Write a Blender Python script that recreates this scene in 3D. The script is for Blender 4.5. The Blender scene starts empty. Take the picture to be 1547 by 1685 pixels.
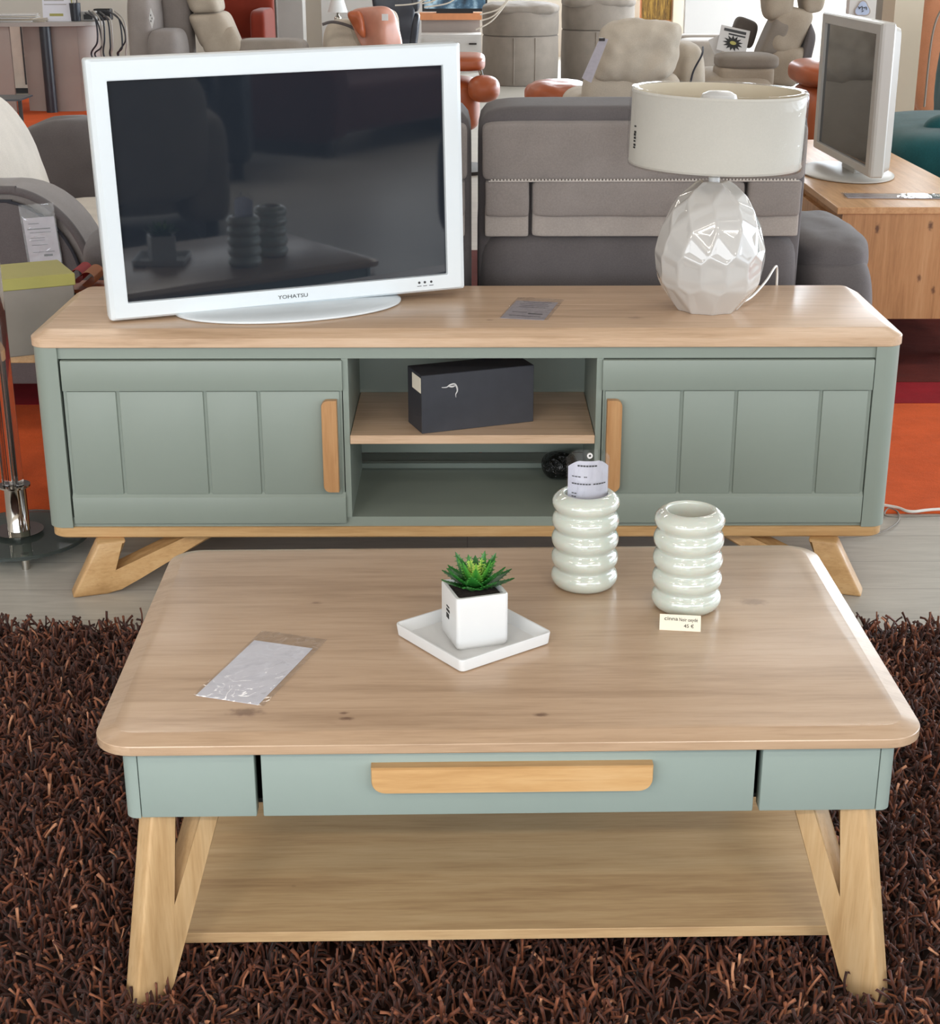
import bpy, bmesh, math, random
import numpy as np
from mathutils import Vector, Matrix, Euler, noise
PI = math.pi
random.seed(7)
rng = np.random.default_rng(11)
SC = bpy.context.scene
COL = SC.collection

# ------------------------------------------------------------------ camera
CAM = Vector((0.0091, -3.1432, 1.3447))
PITCH, YAW, ROLL, FPX = 0.3546, -0.0008, -0.0018, 2560.83
fwd = Vector((math.sin(YAW)*math.cos(PITCH), math.cos(YAW)*math.cos(PITCH), -math.sin(PITCH)))
r0 = Vector((math.cos(YAW), -math.sin(YAW), 0)); u0 = r0.cross(fwd)
rgt = r0*math.cos(ROLL)+u0*math.sin(ROLL); upv = -r0*math.sin(ROLL)+u0*math.cos(ROLL)
cd = bpy.data.cameras.new('camera'); cam = bpy.data.objects.new('camera', cd); COL.objects.link(cam)
m = Matrix((rgt, upv, -fwd)).transposed().to_4x4(); m.translation = CAM
cam.matrix_world = m
cd.sensor_fit = 'HORIZONTAL'; cd.sensor_width = 36; cd.lens = FPX/1547*36; cd.clip_end = 100
SC.camera = cam
def ray(x, y): return fwd + rgt*((x-773.5)/FPX) - upv*((y-842.5)/FPX)
def at(x, y, Y):
    d = ray(x, y); return CAM + d*((Y-CAM.y)/d.y)
def atz(x, y, z):
    d = ray(x, y); return CAM + d*((z-CAM.z)/d.z)

# ------------------------------------------------------------------ materials
def lin(h):
    h = h.lstrip('#'); o = []
    for i in (0, 2, 4):
        c = int(h[i:i+2], 16)/255
        o.append(c/12.92 if c <= .04045 else ((c+.055)/1.055)**2.4)
    return (*o, 1)
class NT:
    def __init__(s, name):
        s.m = bpy.data.materials.new(name); s.m.use_nodes = True
        s.t = s.m.node_tree; s.b = s.t.nodes['Principled BSDF']; s.out = s.t.nodes['Material Output']
    def n(s, typ, **k):
        nd = s.t.nodes.new(typ)
        for a, v in k.items(): setattr(nd, a, v)
        return nd
    def l(s, a, b): s.t.links.new(a, b)
    def coord(s, scale=(1, 1, 1), rot=(0, 0, 0)):
        c = s.n('ShaderNodeTexCoord'); mp = s.n('ShaderNodeMapping')
        mp.inputs['Scale'].default_value = scale; mp.inputs['Rotation'].default_value = rot
        s.l(c.outputs['Object'], mp.inputs['Vector']); return mp.outputs['Vector']
    def noise(s, vec, sc, det=3, rough=.5, dist=0):
        n = s.n('ShaderNodeTexNoise'); n.inputs['Scale'].default_value = sc; n.inputs['Detail'].default_value = det
        n.inputs['Roughness'].default_value = rough; n.inputs['Distortion'].default_value = dist
        s.l(vec, n.inputs['Vector']); return n.outputs['Fac']
    def ramp(s, fac, stops):
        r = s.n('ShaderNodeValToRGB'); e = r.color_ramp.elements
        while len(e) < len(stops): e.new(.5)
        for i, (p, c) in enumerate(stops): e[i].position = p; e[i].color = c if len(c) == 4 else (*c, 1)
        s.l(fac, r.inputs['Fac']); return r.outputs['Color']
    def mix(s, f, a, b, typ='MIX'):
        x = s.n('ShaderNodeMix', data_type='RGBA', blend_type=typ)
        for k, v in ((0, f), (6, a), (7, b)):
            if hasattr(v, 'is_linked') or hasattr(v, 'links'): s.l(v, x.inputs[k])
            else: x.inputs[k].default_value = v
        return x.outputs[2]
    def math(s, op, a, b=0, c=0, clamp=False):
        x = s.n('ShaderNodeMath', operation=op, use_clamp=clamp)
        for k, v in enumerate((a, b, c)):
            if hasattr(v, 'links'): s.l(v, x.inputs[k])
            else: x.inputs[k].default_value = v
        return x.outputs[0]
    def bump(s, h, st=.2, dist=.001):
        b = s.n('ShaderNodeBump'); b.inputs['Strength'].default_value = st; b.inputs['Distance'].default_value = dist
        s.l(h, b.inputs['Height']); s.l(b.outputs['Normal'], s.b.inputs['Normal'])
def setp(b, **k):
    names = dict(rough='Roughness', metal='Metallic', spec='Specular IOR Level', sheen='Sheen Weight', coat='Coat Weight',
                 crough='Coat Roughness', trans='Transmission Weight', ior='IOR', sss='Subsurface Weight', alpha='Alpha', srough='Sheen Roughness')
    for a, v in k.items(): b.inputs[names[a]].default_value = v
def plain(name, c, var=.06, nsc=12, bump=0, bsc=300, bdist=.0005, **k):
    t = NT(name); v = t.coord(); c = lin(c)
    d = tuple(x*(1-var*2) for x in c[:3])+(1,); e = tuple(min(1, x*(1+var)) for x in c[:3])+(1,)
    t.l(t.ramp(t.noise(v, nsc, 4), [(.3, d), (.7, e)]), t.b.inputs['Base Color'])
    setp(t.b, **{'rough': .6, **k})
    if bump: t.bump(t.noise(v, bsc, 2), bump, bdist)
    return t.m
def fabric(name, c, var=.07, weave=900, sheen=.15, bump=.35):
    t = NT(name); v = t.coord(); c = lin(c)
    d = tuple(x*(1-var*2) for x in c[:3])+(1,); e = tuple(min(1, x*(1+var)) for x in c[:3])+(1,)
    a = t.noise(v, 9, 4); b = t.noise(v, 260, 2)
    f = t.math('ADD', t.math('MULTIPLY', a, .55), t.math('MULTIPLY', b, .45))
    t.l(t.ramp(f, [(.35, d), (.65, e)]), t.b.inputs['Base Color'])
    setp(t.b, rough=.9, sheen=sheen, spec=.2)
    t.bump(t.math('ADD', t.noise(v, weave, 2), t.math('MULTIPLY', t.noise(v, 14, 2), 3)), bump, .0012)
    return t.m
def wood(name, base, dark, light, grain='x', plank=0.0, knots=(), rough=.4, gs=1.0, contrast=1.0):
    t = NT(name)
    sc = {'x': (1.6, 22, 22), 'y': (22, 1.6, 22), 'z': (22, 22, 1.6)}[grain]
    tc = t.n('ShaderNodeTexCoord'); sep = t.n('ShaderNodeSeparateXYZ'); t.l(tc.outputs['Object'], sep.inputs[0])
    vec = tc.outputs['Object']
    if plank:
        ax = sep.outputs[1] if grain == 'x' else sep.outputs[0]
        idx = t.math('FLOOR', t.math('DIVIDE', ax, plank))
        wn = t.n('ShaderNodeTexWhiteNoise', noise_dimensions='1D'); t.l(idx, wn.inputs['W'])
        cmb = t.n('ShaderNodeCombineXYZ'); t.l(t.math('MULTIPLY', wn.outputs['Value'], 7), cmb.inputs[0 if grain == 'x' else 1])
        ad = t.n('ShaderNodeVectorMath', operation='ADD'); t.l(vec, ad.inputs[0]); t.l(cmb.outputs[0], ad.inputs[1]); vec = ad.outputs[0]
    mp = t.n('ShaderNodeMapping'); mp.inputs['Scale'].default_value = tuple(s*gs for s in sc); t.l(vec, mp.inputs['Vector'])
    g1 = t.noise(mp.outputs[0], 1.2, 5, .6, .7)
    g2 = t.noise(mp.outputs[0], 7, 3, .7, .2)
    f = t.math('ADD', t.math('MULTIPLY', g1, .65), t.math('MULTIPLY', g2, .35))
    if plank: f = t.math('ADD', f, t.math('MULTIPLY', t.math('SUBTRACT', wn.outputs['Value'], .5), .10))
    w = .24/contrast
    c = t.ramp(f, [(.5-w, lin(dark)), (.5, lin(base)), (.5+w, lin(light))])
    fine = t.n('ShaderNodeMapping'); fine.inputs['Scale'].default_value = tuple(s*gs*(6 if s > 5 else 3) for s in sc); t.l(vec, fine.inputs['Vector'])
    pores = t.noise(fine.outputs[0], 2.2, 2, .5)
    c = t.mix(t.math('MULTIPLY', t.ramp(pores, [(.30, (1, 1, 1)), (.42, (0, 0, 0))]), .30), c, lin(dark))
    for (kx, ky, kz, r, st) in knots:
        sb = t.n('ShaderNodeVectorMath', operation='SUBTRACT'); t.l(tc.outputs['Object'], sb.inputs[0]); sb.inputs[1].default_value = (kx, ky, kz)
        ml = t.n('ShaderNodeVectorMath', operation='MULTIPLY'); t.l(sb.outputs[0], ml.inputs[0])
        ml.inputs[1].default_value = {'x': (.55, 1, 1), 'y': (1, .55, 1), 'z': (1, 1, .55)}[grain]
        ln = t.n('ShaderNodeVectorMath', operation='LENGTH'); t.l(ml.outputs[0], ln.inputs[0])
        dn = t.math('ADD', ln.outputs['Value'], t.math('MULTIPLY', t.math('SUBTRACT', t.noise(tc.outputs['Object'], 120, 2), .5), r*.9))
        mr = t.n('ShaderNodeMapRange', interpolation_type='SMOOTHSTEP'); t.l(dn, mr.inputs[0])
        mr.inputs[1].default_value = r*.15; mr.inputs[2].default_value = r; mr.inputs[3].default_value = st; mr.inputs[4].default_value = 0
        c = t.mix(mr.outputs[0], c, lin('#5b3a26'))
    t.l(c, t.b.inputs['Base Color'])
    setp(t.b, rough=rough, spec=.45)
    t.bump(t.math('ADD', g2, pores), .12, .0006)
    return t.m

M = {}
M['oak_top'] = wood('oak_top', '#b7997c', '#987a5e', '#c4a78b', 'x', .105,
    knots=((-.335, .075, .419, .016, .7), (.375, .41, .419, .016, .5), (-.205, .055, .419, .007, .8), (.04, .06, .419, .007, .8), (-.21, .07, .419, .005, .8), (-.27, .42, .419, .006, .5)))
for k_ in ('oak_top',): setp(M[k_].node_tree.nodes['Principled BSDF'], coat=.7, crough=.22)
M['oak_console'] = wood('oak_console', '#cdac8d', '#ac8b6c', '#dbbea2', 'x', .12, knots=((.36, .12, .579, .014, .35), (.05, .1, .579, .006, .5)))
setp(M['oak_console'].node_tree.nodes['Principled BSDF'], coat=.4, crough=.25)
M['oak_shelf'] = wood('oak_shelf', '#bf9f76', '#9d7c58', '#d0b48b', 'x', .11, knots=((-.33, .08, .08, .006, .8), (-.35, .085, .08, .006, .8), (.3, .4, .08, .006, .6), (-.3, .2, .08, .006, .7)))
M['oak_leg'] = wood('oak_leg', '#c9a679', '#ab8659', '#d9bb90', 'z')
M['oak_legx'] = wood('oak_legx', '#c29a69', '#a17a4c', '#d3b081', 'x')
M['oak_handle'] = wood('oak_handle', '#c99f6c', '#b18452', '#d9b687', 'x')
M['oak_handle_v'] = wood('oak_handle_v', '#b98a5c', '#99683e', '#cba071', 'z', contrast=.8)
M['oak_side'] = wood('oak_side', '#bb8b5c', '#9a6c42', '#cb9e70', 'z', .16, knots=((-.12, 0, .46, .012, .9), (.05, 0, .47, .012, .9), (.08, 0, .26, .01, .8), (.03, 0, .30, .01, .8)))
M['oak_sidetop'] = wood('oak_sidetop', '#c79a6b', '#a97a4d', '#d6ad80', 'y', .12)
M['sage'] = plain('sage_paint', '#8c958b', .015, 5, .05, 500, rough=.42, spec=.4)
M['sage_lit'] = plain('sage_paint_lit', '#93a099', .015, 5, .05, 500, rough=.42, spec=.4)  # console's sage paint with the stronger front light put into its colour
M['dark_gap'] = plain('dark_interior', '#1c1d1c', .1)
M['white_ceramic'] = plain('white_ceramic', '#c3bfba', .01, 4, rough=.08, spec=.55, coat=.5)
M['white_glass'] = plain('white_opal_glass', '#c0c5ba', .01, 4, rough=.06, spec=.6, coat=.8, sss=.15)
M['pot_white'] = plain('matt_white_glaze', '#d5d5d4', .01, 4, rough=.28, spec=.5)
M['soil'] = plain('soil', '#2c211d', .4, 120, .8, 200, .003, rough=.95)
M['tv_white'] = plain('tv_white_plastic', '#dde3e6', .005, 4, rough=.32, spec=.5)
M['tv_grey'] = plain('tv_silver_plastic', '#b9b6b0', .02, 4, rough=.35, spec=.5)
M['tv_back'] = plain('tv_dark_back', '#4a4b4f', .05)
t = NT('tv_screen'); setp(t.b, rough=.03, spec=.75, coat=0); t.b.inputs['Base Color'].default_value = lin('#1f242b'); M['screen'] = t.m
M['black'] = plain('black_plastic', '#17171a', .05, rough=.4)
M['ink'] = plain('dark_ink', '#3a3a3c', .02)
M['ink_black'] = plain('black_ink', '#151515', .02)
M['black_card'] = plain('black_cardboard', '#34353b', .06, 30, rough=.5)
M['paper'] = plain('white_paper', '#e4e3ec', .01, rough=.6)
M['paper_grey'] = plain('printed_grey_paper', '#b4adb4', .04, 60, rough=.5)
M['card'] = plain('cream_card', '#efe6d2', .01, rough=.6)
M['chrome'] = plain('chrome', '#c8c4bd', .02, rough=.07, metal=1)
M['steel_dark'] = plain('dark_metal', '#35302f', .05, rough=.4, metal=.6)
M['shade'] = fabric('lampshade_linen', '#c4bfb5', .02, 700, .1, .2)
M['shade_in'] = plain('lampshade_lining', '#c9bda6', .02, rough=.7)
def film(name, tint='#ffffff', a=.75, rough=.06):
    t = NT(name); g = t.n('ShaderNodeBsdfGlossy'); g.inputs['Roughness'].default_value = rough
    tr = t.n('ShaderNodeBsdfTransparent'); tr.inputs['Color'].default_value = lin(tint)
    mx = t.n('ShaderNodeMixShader'); lw = t.n('ShaderNodeLayerWeight'); lw.inputs['Blend'].default_value = .25
    v = t.coord(); bp = t.n('ShaderNodeBump'); bp.inputs['Strength'].default_value = .6; bp.inputs['Distance'].default_value = .004
    t.l(t.noise(v, 22, 2, .4, 1.2), bp.inputs['Height']); t.l(bp.outputs[0], g.inputs['Normal']); t.l(bp.outputs[0], lw.inputs['Normal'])
    f = t.math('ADD', t.math('MULTIPLY', t.math('POWER', lw.outputs['Facing'], 2.5), .6), a, clamp=True)
    t.l(f, mx.inputs[0]); t.l(tr.outputs[0], mx.inputs[1]); t.l(g.outputs[0], mx.inputs[2]); t.l(mx.outputs[0], t.out.inputs['Surface'])
    return t.m
M['film'] = film('clear_plastic_film', '#fbfbfb', .0, .13)
M['sleeve'] = film('clear_plastic_sleeve', '#fafafa', .07)
t = NT('clear_glass'); setp(t.b, trans=1, rough=.02, ior=1.45); t.b.inputs['Base Color'].default_value = lin('#e6e2df'); M['glass'] = t.m
t = NT('tinted_glass'); setp(t.b, trans=.85, rough=.02, ior=1.5); t.b.inputs['Base Color'].default_value = lin('#8d9a96'); M['glass_dark'] = t.m
M['sofa_light'] = fabric('taupe_microfibre', '#8e8580')
M['sofa_mid'] = fabric('mid_grey_microfibre', '#857d79')
M['sofa_dark'] = fabric('anthracite_microfibre', '#635d5d')
M['sofa_strip'] = fabric('taupe_light_microfibre', '#a89e97')
M['sofa_pale'] = fabric('pale_cream_fabric', '#cfc6ba')
M['piping'] = fabric('piping_cord', '#37373d')
M['thread'] = fabric('pale_thread', '#c9c0b8')
M['beige'] = fabric('beige_fabric', '#bcb0a0')
M['beige2'] = fabric('sand_leather', '#a99c8c', sheen=.05)
M['taupe'] = fabric('taupe_brown_fabric', '#8b8177')
M['taupe_dark'] = fabric('dark_taupe_fabric', '#5a524c')
M['rust'] = plain('rust_leather', '#a8552f', .1, 8, .2, 90, rough=.42)
M['tan'] = plain('tan_leather', '#b9806b', .08, 8, .2, 90, rough=.4)
M['red'] = fabric('brick_red_fabric', '#742817')
M['steel_fab'] = fabric('charcoal_fabric', '#4a4d55')
M['maroon'] = fabric('maroon_fabric', '#5a2a2c')
M['navy'] = plain('black_leather', '#2a2d36', .1, rough=.35)
M['teal'] = fabric('teal_velvet', '#1c5256', .14, 900, .22)
M['salmon'] = fabric('salmon_fabric', '#c98a68')
M['orange_carpet'] = fabric('orange_carpet', '#d65d2d', .08, 400, 0, .8)
M['red_carpet'] = fabric('crimson_carpet', '#8f1420', .1, 400, 0, .8)
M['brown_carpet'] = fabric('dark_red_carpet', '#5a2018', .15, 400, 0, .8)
M['wall'] = plain('wall_paint', '#d8d0c6', .02, 2, rough=.8)
M['ceiling'] = plain('ceiling_paint', '#a9a49d', .02, 2, rough=.9)
M['white_panel'] = plain('white_panel', '#cdcac8', .01, 2, rough=.5)
M['grey_panel'] = plain('grey_panel', '#a2968f', .03, 5, rough=.5)
M['post'] = plain('cream_post', '#d3c4ae', .03, 4, rough=.6)
M['column'] = plain('grey_column', '#a39e99', .03, 4, rough=.45)
M['yellow_card'] = plain('olive_yellow_card', '#aaa35a', .03, rough=.55)
M['box_grey'] = plain('grey_card', '#8d857c', .04, rough=.6)
M['pink'] = plain('coral_felt', '#c8434a', .05)
M['orange_felt'] = plain('apricot_felt', '#d08a5d', .05)
M['cable'] = plain('white_cable', '#e6e2dc', .01, rough=.4)
M['cable_dark'] = plain('dark_cable', '#272b35', .05, rough=.4)
# floor: pale grey vinyl planks
t = NT('grey_plank_floor'); v = t.coord()
br = t.n('ShaderNodeTexBrick'); br.offset = .37; br.inputs['Scale'].default_value = 1
br.inputs['Brick Width'].default_value = 1.2; br.inputs['Row Height'].default_value = .16; br.inputs['Mortar Size'].default_value = .0012
br.inputs['Color1'].default_value = lin('#bab6ae'); br.inputs['Color2'].default_value = lin('#c2beb6'); br.inputs['Mortar'].default_value = lin('#8c8882')
t.l(v, br.inputs['Vector'])
v2 = t.coord((2, 18, 1)); g = t.noise(v2, 3, 5, .6, .6)
t.l(t.mix(t.math('MULTIPLY', t.ramp(g, [(.35, (1, 1, 1)), (.65, (0, 0, 0))]), .35), br.outputs['Color'], lin('#8f8b84')), t.b.inputs['Base Color'])
setp(t.b, rough=.32, spec=.4); M['floor'] = t.m
# attribute driven materials (each strand / leaf has its own colour)
def attr_mat(name, attr, stops, rough=.8, sheen=0, spec=.2):
    t = NT(name); a = t.n('ShaderNodeAttribute'); a.attribute_name = attr
    t.l(t.ramp(a.outputs['Fac'], stops), t.b.inputs['Base Color']); setp(t.b, rough=rough, sheen=sheen, spec=spec); return t.m
M['pile'] = attr_mat('shag_yarn', 'tone', [(0, lin('#2c110a')), (.45, lin('#522818')), (.8, lin('#8d5236')), (1, lin('#c98f6c'))], .6, .1, .35)
M['leaf'] = attr_mat('succulent_leaf', 'tone', [(0, lin('#14401c')), (.5, lin('#2f7a2c')), (.8, lin('#6fae3c')), (1, lin('#c8dc6a'))], .35, 0, .5)
M['rug_back'] = plain('rug_backing', '#2a150d', .1)
M['banner_blue'] = plain('pale_blue_print', '#aebbd6', .05)

# ------------------------------------------------------------------ object helpers
def obj(name, bm, mat, parent=None, smooth=None, sub=0, loc=None):
    me = bpy.data.meshes.new(name)
    if isinstance(bm, bmesh.types.BMesh):
        bmesh.ops.recalc_face_normals(bm, faces=bm.faces); bm.to_mesh(me); bm.free()
    else:
        me.from_pydata(bm[0], [], bm[1]); me.validate()
    me.materials.append(M[mat] if isinstance(mat, str) else mat)
    o = bpy.data.objects.new(name, me); COL.objects.link(o)
    if parent: o.parent = parent
    if loc is not None: o.location = loc
    if smooth is not None:
        me.polygons.foreach_set('use_smooth', [True]*len(me.polygons))
        if smooth < 180: me.set_sharp_from_angle(angle=math.radians(smooth))
    if sub:
        md = o.modifiers.new('subdiv', 'SUBSURF'); md.levels = sub; md.render_levels = sub
    return o
def tag(o, label, cat, group=None, kind=None):
    o['label'] = label; o['category'] = cat
    if group: o['group'] = group
    if kind: o['kind'] = kind
    return o
def thing(name, label, cat, loc=(0, 0, 0), rotz=0, group=None, rot=None):
    o = bpy.data.objects.new(name, None); COL.objects.link(o)
    o.location = loc; o.rotation_euler = rot if rot else (0, 0, rotz); o.empty_display_size = .1
    return tag(o, label, cat, group)
def struct(name, bm, mat, **k):
    o = obj(name, bm, mat, **k); o['kind'] = 'structure'; return o
def nb(): return bmesh.new()
def box(bm, x0, x1, y0, y1, z0, z1, bev=0, seg=2, mtx=None):
    r = bmesh.ops.create_cube(bm, size=1); vs = r['verts']
    for v in vs: v.co = Vector(((x0+x1)/2+v.co.x*(x1-x0), (y0+y1)/2+v.co.y*(y1-y0), (z0+z1)/2+v.co.z*(z1-z0)))
    if bev:
        es = list({e for v in vs for e in v.link_edges})
        rr = bmesh.ops.bevel(bm, geom=es, offset=bev, segments=seg, profile=.5, affect='EDGES')
        vs = list({v for f in rr['faces'] for v in f.verts} | {v for v in vs if v.is_valid})
    if mtx is not None:
        for v in vs: v.co = mtx @ v.co
    return bm
def B(x0, x1, y0, y1, z0, z1, bev=0, seg=2): return box(nb(), x0, x1, y0, y1, z0, z1, bev, seg)
def rrect(w, d, r, n=8, cx=0, cy=0, corners=(1, 1, 1, 1)):
    pts = []
    for k, (sx, sy, a0) in enumerate(((1, 1, 0), (-1, 1, 90), (-1, -1, 180), (1, -1, 270))):
        rr = max(r, 1e-5) if corners[k] else 1e-5
        for i in range(n+1):
            a = math.radians(a0+90*i/n)
            pts.append((cx+sx*(w/2-rr)+rr*math.cos(a), cy+sy*(d/2-rr)+rr*math.sin(a)))
    return pts
def loft(bm, rings, cap=True, closed=True):
    R = [[bm.verts.new(p) for p in r] for r in rings]
    n = len(R[0])
    for a, b in zip(R, R[1:]):
        for i in range(n if closed else n-1):
            j = (i+1) % n
            try: bm.faces.new((a[i], a[j], b[j], b[i]))
            except ValueError: pass
    if cap:
        bm.faces.new(R[0][::-1]); bm.faces.new(R[-1])
    return bm
def lathe(bm, prof, n=48, cx=0, cy=0, cap=False):
    rings = [[(cx+r*math.cos(2*PI*i/n), cy+r*math.sin(2*PI*i/n), z) for i in range(n)] for r, z in prof]
    return loft(bm, rings, cap)
def smoothpath(pts, n=8):
    P = [Vector(p) for p in pts]; out = []
    for i in range(len(P)-1):
        p0, p1, p2, p3 = P[max(i-1, 0)], P[i], P[i+1], P[min(i+2, len(P)-1)]
        for k in range(n):
            t = k/n; out.append(.5*((2*p1)+(p2-p0)*t+(2*p0-5*p1+4*p2-p3)*t*t+(3*p1-p0-3*p2+p3)*t**3))
    out.append(P[-1]); return out
def tube(bm, pts, r, n=8, smooth=8, cap=True):
    P = smoothpath(pts, smooth) if smooth else [Vector(p) for p in pts]
    rings = []; up = Vector((0, 0, 1))
    for i, p in enumerate(P):
        d = (P[min(i+1, len(P)-1)]-P[max(i-1, 0)]).normalized()
        if abs(d.dot(up)) > .95: up = Vector((1, 0, 0)) if abs(d.x) < .9 else Vector((0, 1, 0))
        a = d.cross(up).normalized(); b = a.cross(d).normalized(); up = b
        rr = r(i/(len(P)-1)) if callable(r) else r
        rings.append([p+a*rr*math.cos(2*PI*k/n)+b*rr*math.sin(2*PI*k/n) for k in range(n)])
    return loft(bm, rings, cap)
def cushion(sx, sy, sz, n=4.0, pinch=.0, N=18, mtx=None, wr=0, seed=0, bm=None):
    """soft box: superellipsoid of full sizes sx, sy, sz; pinch thins it towards its rim in the thinnest direction"""
    bm = bm or nb(); r = bmesh.ops.create_cube(bm, size=2)
    vs = r['verts']; es = list({e for v in vs for e in v.link_edges})
    bmesh.ops.subdivide_edges(bm, edges=es, cuts=N, use_grid_fill=True)
    vs = list(bm.verts)
    dims = [sx, sy, sz]; th = dims.index(min(dims)); o1, o2 = [i for i in range(3) if i != th]
    for v in vs:
        c = v.co.copy()
        l = (abs(c.x)**n+abs(c.y)**n+abs(c.z)**n)**(1/n); c /= l
        if pinch:
            e = max(abs(c[o1]), abs(c[o2])); c[th] *= 1-pinch*e**4
        p = Vector((c.x*sx/2, c.y*sy/2, c.z*sz/2))
        if wr:
            p += c.normalized()*wr*(noise.noise(p*9+Vector((seed, seed*2, 0)))+.5*noise.noise(p*22+Vector((0, seed, 3))))
        v.co = mtx @ p if mtx is not None else p
    return bm
def T(x, y, z, rx=0, ry=0, rz=0): return Matrix.Translation((x, y, z)) @ Euler((rx, ry, rz)).to_matrix().to_4x4()
def soft(name, mat, parent, x0, x1, y0, y1, z0, z1, n=5, pinch=0, wr=0, rot=(0, 0, 0), seed=0, N=14):
    return obj(name, cushion(x1-x0, y1-y0, z1-z0, n, pinch, N, T((x0+x1)/2, (y0+y1)/2, (z0+z1)/2, *rot), wr, seed), mat, parent, smooth=180)
def extrude_poly(pts, t, bev=.0, seg=3, axis='y'):
    """pts in (u, z) plane extruded along +axis by t (centred)"""
    bm = nb()
    if axis == 'y': f = lambda u, z, w: (u, w, z)
    elif axis == 'x': f = lambda u, z, w: (w, u, z)
    else: f = lambda u, z, w: (u, z, w)
    a = [bm.verts.new(f(u, z, -t/2)) for u, z in pts]; b = [bm.verts.new(f(u, z, t/2)) for u, z in pts]
    bm.faces.new(a); bm.faces.new(b[::-1]); n = len(pts)
    for i in range(n): bm.faces.new((a[i], b[i], b[(i+1) % n], a[(i+1) % n]))
    if bev: bmesh.ops.bevel(bm, geom=list(bm.edges), offset=bev, segments=seg, profile=.5, affect='EDGES', clamp_overlap=True)
    return bm
def xf(bm, mtx):
    for v in bm.verts: v.co = mtx @ v.co
    return bm
def text(name, s, size, mat, parent, mtx, depth=.0003, width=None, align='CENTER'):
    cu = bpy.data.curves.new(name, 'FONT'); cu.body = s; cu.size = size; cu.extrude = depth; cu.align_x = align; cu.align_y = 'CENTER'
    cu.resolution_u = 3
    to = bpy.data.objects.new(name, cu); COL.objects.link(to)
    dg = bpy.context.evaluated_depsgraph_get(); me = bpy.data.meshes.new_from_object(to.evaluated_get(dg))
    bpy.data.objects.remove(to); bpy.data.curves.remove(cu)
    o = bpy.data.objects.new(name, me); COL.objects.link(o); me.materials.clear(); me.materials.append(M[mat])
    k = 1
    if width:
        xs = [v.co.x for v in me.vertices]; k = width/(max(xs)-min(xs))
    me.transform(mtx @ Matrix.Diagonal((k, 1, 1, 1)))
    o.parent = parent; return o
def strips(lines, th=.0004, mtx=None):
    bm = nb()
    for (x0, x1, y, h) in lines: box(bm, x0, x1, y-h/2, y+h/2, 0, th, mtx=mtx)
    return bm

# ------------------------------------------------------------------ the room
struct('floor', B(-9, 9, -7, 17, -.1, 0), 'floor')
struct('ceiling', B(-9, 9, -7, 17, 3.3, 3.4), 'ceiling')
struct('wall_far', B(-9, 9, 16, 16.15, 0, 3.3), 'wall')
struct('wall_left', B(-9.15, -9, -7, 16, 0, 3.3), 'wall')
# right wall and the wall behind the viewer: a low sill, a header and glazing between mullions
struct('wall_right', box(box(nb(), 9, 9.15, -7, 16, 0, .35), 9, 9.15, -7, 16, 3.0, 3.3), 'wall')
struct('wall_near', box(box(nb(), -9, 9, -7.15, -7, 0, .35), -9, 9, -7.15, -7, 3.0, 3.3), 'wall')
def mull(rng_, fx):
    bm = nb()
    for k in rng_: fx(bm, k)
    return bm
struct('window_1', mull(range(-7, 17, 3), lambda b, k: box(b, 9.02, 9.12, k, k+.1, .35, 3.0)), 'white_panel')
struct('window_2', mull(range(-9, 10, 3), lambda b, k: box(b, k, k+.1, -7.12, -7.02, .35, 3.0)), 'white_panel')

struct('window_3', mull((1.0, 3.6, 6.3, 8.8), lambda b, k: box(b, k-.05, k+.05, 15.93, 15.99, .95, 3.05)), 'white_panel')
# ------------------------------------------------------------------ TV console
con = thing('media_console', 'long sage green two-door media console with oak top and splayed oak legs', 'media console', (0, 0, 0))
def bevel_top(w, d, z0, z1, z2, inset, r, cy, under=.0):
    rings = []
    for z, ins in ((z0, .0015), (z0+.0015, 0), (z1-.001, 0), (z1, .0006), (z2-.0006, inset-.002), (z2, inset)):
        rings.append([(x, y, z) for x, y in rrect(w-2*ins, d-2*ins, max(r-ins*.8, .004), 8, 0, cy)])
    bm = loft(nb(), rings); return bm
D = .474
obj('top', bevel_top(1.822, D, .5440, .5640, .5790, .030, .040, D/2), 'oak_console', con, smooth=25)
obj('base_board', loft(nb(), [[(x, y, z) for x, y in rrect(1.806-2*i, D-.01-2*i, .035, 8, 0, D/2)] for z, i in ((.1205, .003), (.1235, 0), (.1425, 0), (.1445, .002))]), 'oak_legx', con, smooth=25)
def post(sx):
    # quarter-round outer corner
    pts = []
    X0, X1 = .852, .907
    r = .034
    pts.append((X0, .003)); 
    for i in range(9):
        a = math.radians(-90+90*i/8); pts.append((X1-r+r*math.cos(a), .003+r+r*math.sin(a)))
    pts += [(X1, D-.01), (X1-.016, D-.01), (X1-.016, .05), (X0, .05)]
    pts = [(sx*x, y) for x, y in pts]
    return loft(nb(), [[(x, y, z) for x, y in pts] for z in (.1445, .544)])
obj('side_panel', post(-1), 'sage', con, smooth=25); obj('side_panel', post(1), 'sage', con, smooth=25)
obj('top_rail', B(-.852, .852, .010, .03, .519, .544), 'sage', con)
obj('floor_panel', B(-.852, .852, .012, D-.02, .1445, .166), 'sage', con)
obj('back_panel', box(box(nb(), -.852, .852, D-.135, D-.12, .205, .544), -.852, .852, D-.135, D-.12, .166, .178), 'sage', con)
obj('divider', B(-.262, -.248, .008, D-.135, .166, .519), 'sage', con)
obj('divider', B(.272, .286, .008, D-.135, .166, .519), 'sage', con)
obj('shelf', B(-.247, .271, .002, D-.137, .334, .353, .001, 1), 'oak_console', con)
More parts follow.
